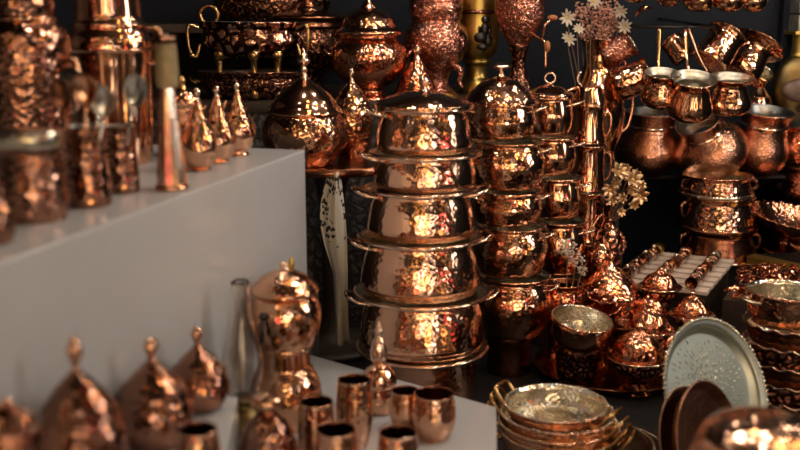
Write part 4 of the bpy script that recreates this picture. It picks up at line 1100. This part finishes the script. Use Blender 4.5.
# pale tins on a small shelf by the trim
zt2 = zat(31, 3.68)
root = thing('corner_shelf', 'small dark shelf at the top corner by the navy trim', 'shelf', (Xat(812, 3.66, zt2), 3.66, zt2))
bm = bmesh.new(); box(bm, (-.085, -.07, -.012), (.16, .085, 0), .002); finish('board', bm, 'gold', root, True, 40)
for k, (dz, lb) in enumerate([(0, 'lower pale grey tin box on the corner shelf'), (.062, 'upper pale grey tin box on the corner shelf')]):
    bm = bmesh.new(); box(bm, (-.07, -.05, 0), (.1, .05, .058), .006)
    o = finish('tin_box', bm, mottled('pale_tin_%d' % k, (.24, .25, .22), (.42, .42, .36), 20, .4, .6), None, True, 40)
    o.location = (Xat(812, 3.66, zt2), 3.66, zt2+dz); tag(o, lb, 'box', 'pale tins on the corner shelf')

# ================================================================ HANGING RAILS, COFFEE POTS AND MUGS
zr1 = zat(27, 3.08); zr2 = zat(-62, 3.08)
def rail(label, px0, px1, Y, z, name='hanging_rail'):
    x0, x1 = Xat(px0, Y, z), Xat(px1, Y, z)
    root = thing(name, label, 'rail', (x0, Y, z))
    bm = bmesh.new(); tube(bm, [(0, 0, 0), (x1-x0, 0, 0)], .004, 8); finish('rod', bm, 'iron', root)
    for xx in (.004, x1-x0-.004):
        bm = bmesh.new(); tube(bm, [(xx, 0, 0), (xx, 3.75-Y, .02)], .005, 8); finish('bracket', bm, 'iron', root)
    return root
rail('lower dark iron rail from which the three coffee pots hang', 640, 716, 3.08, zr1)
rail('upper dark iron rail holding the row of mugs', 622, 772, 3.08, zr2)
def cezve(px, row, hw, bot, label, hang_px, hang_row, Y=3.02, tilt=.28, mat='ham', hm='cu', group='coffee pots hanging from the lower rail'):
    """long handled coffee pot: bellied body, flared tinned mouth, handle up to the rail"""
    z1 = zat(row, Y); z0 = zat(bot, Y); H = z1-z0; R = rpx(hw, Y, z1); X = Xat(px, Y, z1)
    rot = Euler((tilt, 0, 0))
    root = thing('hanging_coffee_pot', label, 'coffee pot', (X, Y, z0), rot, group)
    bm = bmesh.new(); openv(bm, [(R*.74, 0, 's'), (R*.84, .003), (R*1.04, H*.16), (R*1.04, H*.34), (R*.86, H*.62), (R*.76, H*.8), (R*.82, H*.89), (R*1.0, H)], .0018, 48, .002)
    finish('body', bm, [mat, 'tinm'], root)
    hz = zat(hang_row, 3.08); tgt = Vector((Xat(hang_px, 3.08, hz), 3.075, hz))
    mw = Matrix.Translation(root.location) @ rot.to_matrix().to_4x4()
    lt = mw.inverted() @ tgt
    d = Vector((lt.x, lt.y, 0)); d = d.normalized() if d.length > 1e-4 else Vector((0, 1, 0))
    st = d*R*.78+Vector((0, 0, H*.82))
    bm = bmesh.new(); tube(bm, curve_pts([st, st*.6+lt*.4+d*.01, lt]), [.006, .006, .0055, .005, .005, .005, .0055, .006, .0065, .006, .004], 10, flat=.6)
    finish('handle', bm, hm, root)
    return root
cezve(660, 72, 17.5, 105, 'coffee pot with an upright golden handle, nearest the water jar by the leaf sprays', 659, 27, hm='brass')
cezve(690, 76, 22, 116, 'smooth coffee pot with the widest pale mouth, middle of the three hanging', 685, 27, Y=2.98, tilt=.36, mat='cu')
cezve(729, 77, 21, 112, 'hammered coffee pot with a long slanted handle, nearest the navy wall', 688, 27, Y=3.04, tilt=.2, mat='ham')
def hangmug(px, row, hw, length, label, rot, Y=3.12, mat='hamb', z_rail=None, name='hanging_mug', grp='mugs hanging about the rails', flare=1.05):
    """a mug slung by its ear; its own axis turned by rot about its middle"""
    z = zat(row, Y); R = rpx(hw, Y, z); H = length*dat(Y, z)/FPX
    root = thing(name, label, 'mug', (Xat(px, Y, z), Y, z), rot, grp)
    bm = bmesh.new(); openv(bm, [(R*.8, -H/2, 's'), (R*.93, -H/2+.003), (R, -H*.25), (R*.96, H*.1), (R*.94, H*.35), (R*flare, H/2)], .002, 44, .0025)
    finish('body', bm, [mat, 'tin'], root)
    ear_handle(root, PI/2, R*.95, -H*.25, H*.3, .025, .0035)
    zr_ = zr1 if z_rail is None else z_rail
    return root
hangmug(632, 80, 17, 34, 'smooth ribbed mug tipped sideways under the bouquet of the pitcher', (.35, 1.15, .2), 3.14)
hangmug(618, 50, 14, 30, 'engraved mug tipped sideways close to the yellowish star flower', (.3, 1.0, .1), 3.2, 'engp')
hangmug(678, 50, 12, 24, 'small mug tipped behind the handle of the smooth coffee pot', (-.4, -.6, 0), 3.2, 'cu')
hangmug(718, 49, 19, 36, 'mug tipped base up behind the hammered coffee pot', (-.3, .62, 0), 3.12, 'ham')
hangmug(748, 61, 18, 36, 'mug with a broad flared rim tipped against the navy wall', (-.35, .55, 0), 3.2, 'ham', flare=1.55)
hangmug(760, 78, 9, 14, 'tiny copper cup with a curled ear below the flared rim mug', (.8, .3, 0), 3.25, 'ham')
gm = 'mugs hanging from the upper rail'
for px, bot, hw, lb in [(634, 4, 14, 'hanging mug nearest the bouquet on the upper rail'), (667, 8, 12, 'second hanging mug along the upper rail'), (697, 13, 16, 'third and broad hanging mug along the upper rail'), (727, 13, 15, 'fourth hanging mug along the upper rail'), (751, 13, 14, 'hanging mug nearest the navy wall on the upper rail')]:
    Y = 3.06; z0 = zat(bot, Y); R = rpx(hw, Y, z0); H = R*2.1; z0 += .004
    root = thing('hanging_mug', lb, 'mug', (Xat(px, Y, z0), Y, z0), (0, .1, 0), gm)
    bm = bmesh.new(); openv(bm, [(R*.3, 0), (R*.75, .008), (R*1.0, H*.3), (R*.95, H*.6), (R*.85, H*.85), (R*.95, H)], .002, 40, .002); finish('body', bm, ['ham', 'tin'], root)
    bm = bmesh.new(); L = zr2-z0
    tube(bm, curve_pts([(0, R*.9, H*.8), (0, R*.7, H+.02), (0, .01, L-.03), (0, .02, L)]), .003, 8); finish('handle', bm, 'iron', root)
for px, row, lb in [(668, 12, 'steel hook nearest the second upper mug'), ]:
    pass
z = zat(13, 3.12)
o = leafmesh(.06); o = tag(finish('hanging_copper_leaf', o, 'hamr'), 'red copper leaf dangling above the lower iron rail', 'leaf'); o.location = (Xat(645, 3.12, z), 3.12, z); o.rotation_euler = (.5, -.35, 0)

# ================================================================ LIGHT
def pl(loc, e, col, r=.05):
    l = bpy.data.lights.new('lamp', 'POINT'); l.energy = e; l.color = col; l.shadow_soft_size = r
    o = bpy.data.objects.new('point_light', l); COL.objects.link(o); o.location = loc; return o
WARM = (1, .72, .40); GOLD = (1, .58, .20); WHT = (1, .93, .86)
RED = (1, .10, .10)
BW = (1, .90, .76)
for loc, e, c, r in [
        # unseen lights added under the ceiling for brighter tables and gold sparkles
        ((.5, 1.9, 2.45), 10, WHT, .035), ((-.5, 1.9, 2.45), 4, BW, .035), ((1.0, 1.7, 2.45), 8, BW, .035), ((1.35, 2.3, 2.45), 8, WHT, .035), ((.5, 2.2, 2.45), 9, WHT, .035), ((.25, 2.8, 2.45), 5, WHT, .035),
        ((1.05, 2.8, 2.45), 7, BW, .035), ((1.8, 2.8, 2.35), 5, WHT, .035), ((-.25, 2.5, 2.45), 4, BW, .035), ((1.6, 1.5, 2.4), 7, GOLD, .035), ((1.0, 1.35, 2.45), 4, GOLD, .035), ((.1, 1.6, 2.45), 3, GOLD, .035), ((1.3, 1.9, 2.45), 4, GOLD, .035), ((.75, 2.0, 2.45), 4, GOLD, .035), ((2.0, 2.2, 2.3), 5, GOLD, .035), ((.0, 2.2, 2.45), 3, GOLD, .035),
        # lamps of the shops across the alley
        ((.55, -1.8, 1.35), 4.5, GOLD, .155), ((1.35, -1.3, 1.15), 4.5, GOLD, .13), ((.0, -2.2, 2.0), 4, GOLD, .17), ((2.2, -.3, 1.0), 3, GOLD, .10), ((-1.1, -1.6, 1.6), 2, GOLD, .12),
        ((1.75, -.9, 1.75), 5, WHT, .09), ((2.5, .35, 1.25), 5, WHT, .09), ((-.5, -2.4, 1.7), 3, WHT, .08), ((2.45, .1, 1.55), 3, RED, .11), ((.9, -1.5, 2.2), 5, WHT, .07)]:
    pl(loc, e, c, r)
def al(loc, target, sx, sy, e, col):
    l = bpy.data.lights.new('shopfront_and_key', 'AREA'); l.shape = 'RECTANGLE'; l.size = sx; l.size_y = sy; l.energy = e; l.color = col
    o = bpy.data.objects.new('shopfront_and_key_light', l); COL.objects.link(o); o.location = loc
    o.rotation_euler = (Vector(target)-Vector(loc)).to_track_quat('-Z', 'Y').to_euler(); return o
al((2.38, 1.75, 1.9), (-.1, 2.3, .9), .35, 1.3, 17, (1, .97, .93))  # added key light just inside the right wall, for the plinth face
al((.15, -2.8, 1.6), (.3, 2.3, .9), .11, 1.7, 6.5, (1, .95, .9))
al((.75, -2.6, 1.4), (.3, 2.3, .9), .17, 1.5, 11, (1, .62, .22))
al((1.6, -1.9, 1.4), (.3, 2.3, .9), .12, 1.5, 6, (1, .94, .87))
al((-.7, -2.6, 1.7), (.2, 2.6, 1.2), .2, 1.4, 5, (1, .70, .38))

W = bpy.data.worlds.new('bazaar_alley'); SC.world = W; W.use_nodes = True
nt = W.node_tree; bg = nt.nodes['Background']
tc = N(nt, 'ShaderNodeTexCoord')
def lampfield(scale, r0, r1, strength, off, keep):
    # far lamps and lit windows down the alley: round spots, some cells only
    mp = N(nt, 'ShaderNodeMapping'); mp.inputs['Location'].default_value = off; nt.links.new(tc.outputs['Generated'], mp.inputs[0])
    vo = N(nt, 'ShaderNodeTexVoronoi'); vo.inputs['Scale'].default_value = scale; nt.links.new(mp.outputs[0], vo.inputs['Vector'])
    ra = ramp(nt, [(r0, (1, 1, 1)), (r1, (0, 0, 0))]); nt.links.new(vo.outputs['Distance'], ra.inputs[0])
    se = N(nt, 'ShaderNodeSeparateColor'); nt.links.new(vo.outputs['Color'], se.inputs[0])
    hue = ramp(nt, [(0, (1, .50, .12)), (.35, (1, .74, .42)), (.55, (1, .95, .88)), (.82, (1, .55, .15)), (.92, (1, .06, .08))], 'CONSTANT'); nt.links.new(se.outputs[0], hue.inputs[0])
    gt_ = N(nt, 'ShaderNodeMath', operation='LESS_THAN'); gt_.inputs[1].default_value = keep; nt.links.new(se.outputs[1], gt_.inputs[0])
    m1 = N(nt, 'ShaderNodeMix', data_type='RGBA', blend_type='MULTIPLY'); m1.inputs[0].default_value = 1
    nt.links.new(ra.outputs[0], m1.inputs[6]); nt.links.new(hue.outputs[0], m1.inputs[7])
    k = N(nt, 'ShaderNodeMath', operation='MULTIPLY'); k.inputs[1].default_value = strength; nt.links.new(gt_.outputs[0], k.inputs[0])
    sc_ = N(nt, 'ShaderNodeVectorMath', operation='SCALE'); nt.links.new(m1.outputs[2], sc_.inputs[0]); nt.links.new(k.outputs[0], sc_.inputs[3])
    return sc_
f1 = lampfield(6, .20, .27, 5.0, (0, 0, 0), .34)
f2 = lampfield(13, .22, .30, 7.0, (3.3, 1.7, .4), .30)
no = N(nt, 'ShaderNodeTexNoise'); no.inputs['Scale'].default_value = 5; no.inputs['Detail'].default_value = 3; nt.links.new(tc.outputs['Generated'], no.inputs['Vector'])
base = ramp(nt, [(.38, (.004, .003, .003)), (.55, (.05, .038, .03)), (.68, (.18, .13, .095))]); nt.links.new(no.outputs[0], base.inputs[0])
a1 = N(nt, 'ShaderNodeVectorMath', operation='ADD'); nt.links.new(f1.outputs[0], a1.inputs[0]); nt.links.new(f2.outputs[0], a1.inputs[1])
# lamps only between knee height and the roofs
sz = N(nt, 'ShaderNodeSeparateXYZ'); nt.links.new(tc.outputs['Generated'], sz.inputs[0])
zr_w = ramp(nt, [(.34, (0, 0, 0)), (.42, (1, 1, 1)), (.86, (1, 1, 1)), (.94, (.1, .1, .1))])
mz = N(nt, 'ShaderNodeMath', operation='MULTIPLY_ADD'); mz.inputs[1].default_value = .5; mz.inputs[2].default_value = .5; nt.links.new(sz.outputs[2], mz.inputs[0]); nt.links.new(mz.outputs[0], zr_w.inputs[0])
a2 = N(nt, 'ShaderNodeVectorMath', operation='MULTIPLY'); nt.links.new(a1.outputs[0], a2.inputs[0]); nt.links.new(zr_w.outputs[0], a2.inputs[1])
a3 = N(nt, 'ShaderNodeVectorMath', operation='ADD'); nt.links.new(a2.outputs[0], a3.inputs[0]); nt.links.new(base.outputs[0], a3.inputs[1])
nt.links.new(a3.outputs[0], bg.inputs['Color']); bg.inputs['Strength'].default_value = 1.0

# ================================================================ CAMERA
cam = bpy.data.cameras.new('camera'); co = bpy.data.objects.new('camera', cam); COL.objects.link(co)
co.location = (0, 0, CAMZ); co.rotation_euler = (PI/2-PITCH, 0, 0)
cam.sensor_width = 36; cam.lens = 36*FPX/800; cam.clip_start = .02
cam.dof.use_dof = True; cam.dof.focus_distance = 2.75; cam.dof.aperture_fstop = (cam.lens/1000)/.021
SC.camera = co
SC.view_settings.view_transform = 'Standard'; SC.view_settings.look = 'None'; SC.view_settings.exposure = .15; SC.view_settings.gamma = 1
SC.view_settings.use_curve_mapping = False
SC.cycles.use_denoising = True
SC.cycles.max_bounces = 8; SC.cycles.glossy_bounces = 5; SC.cycles.sample_clamp_indirect = 6
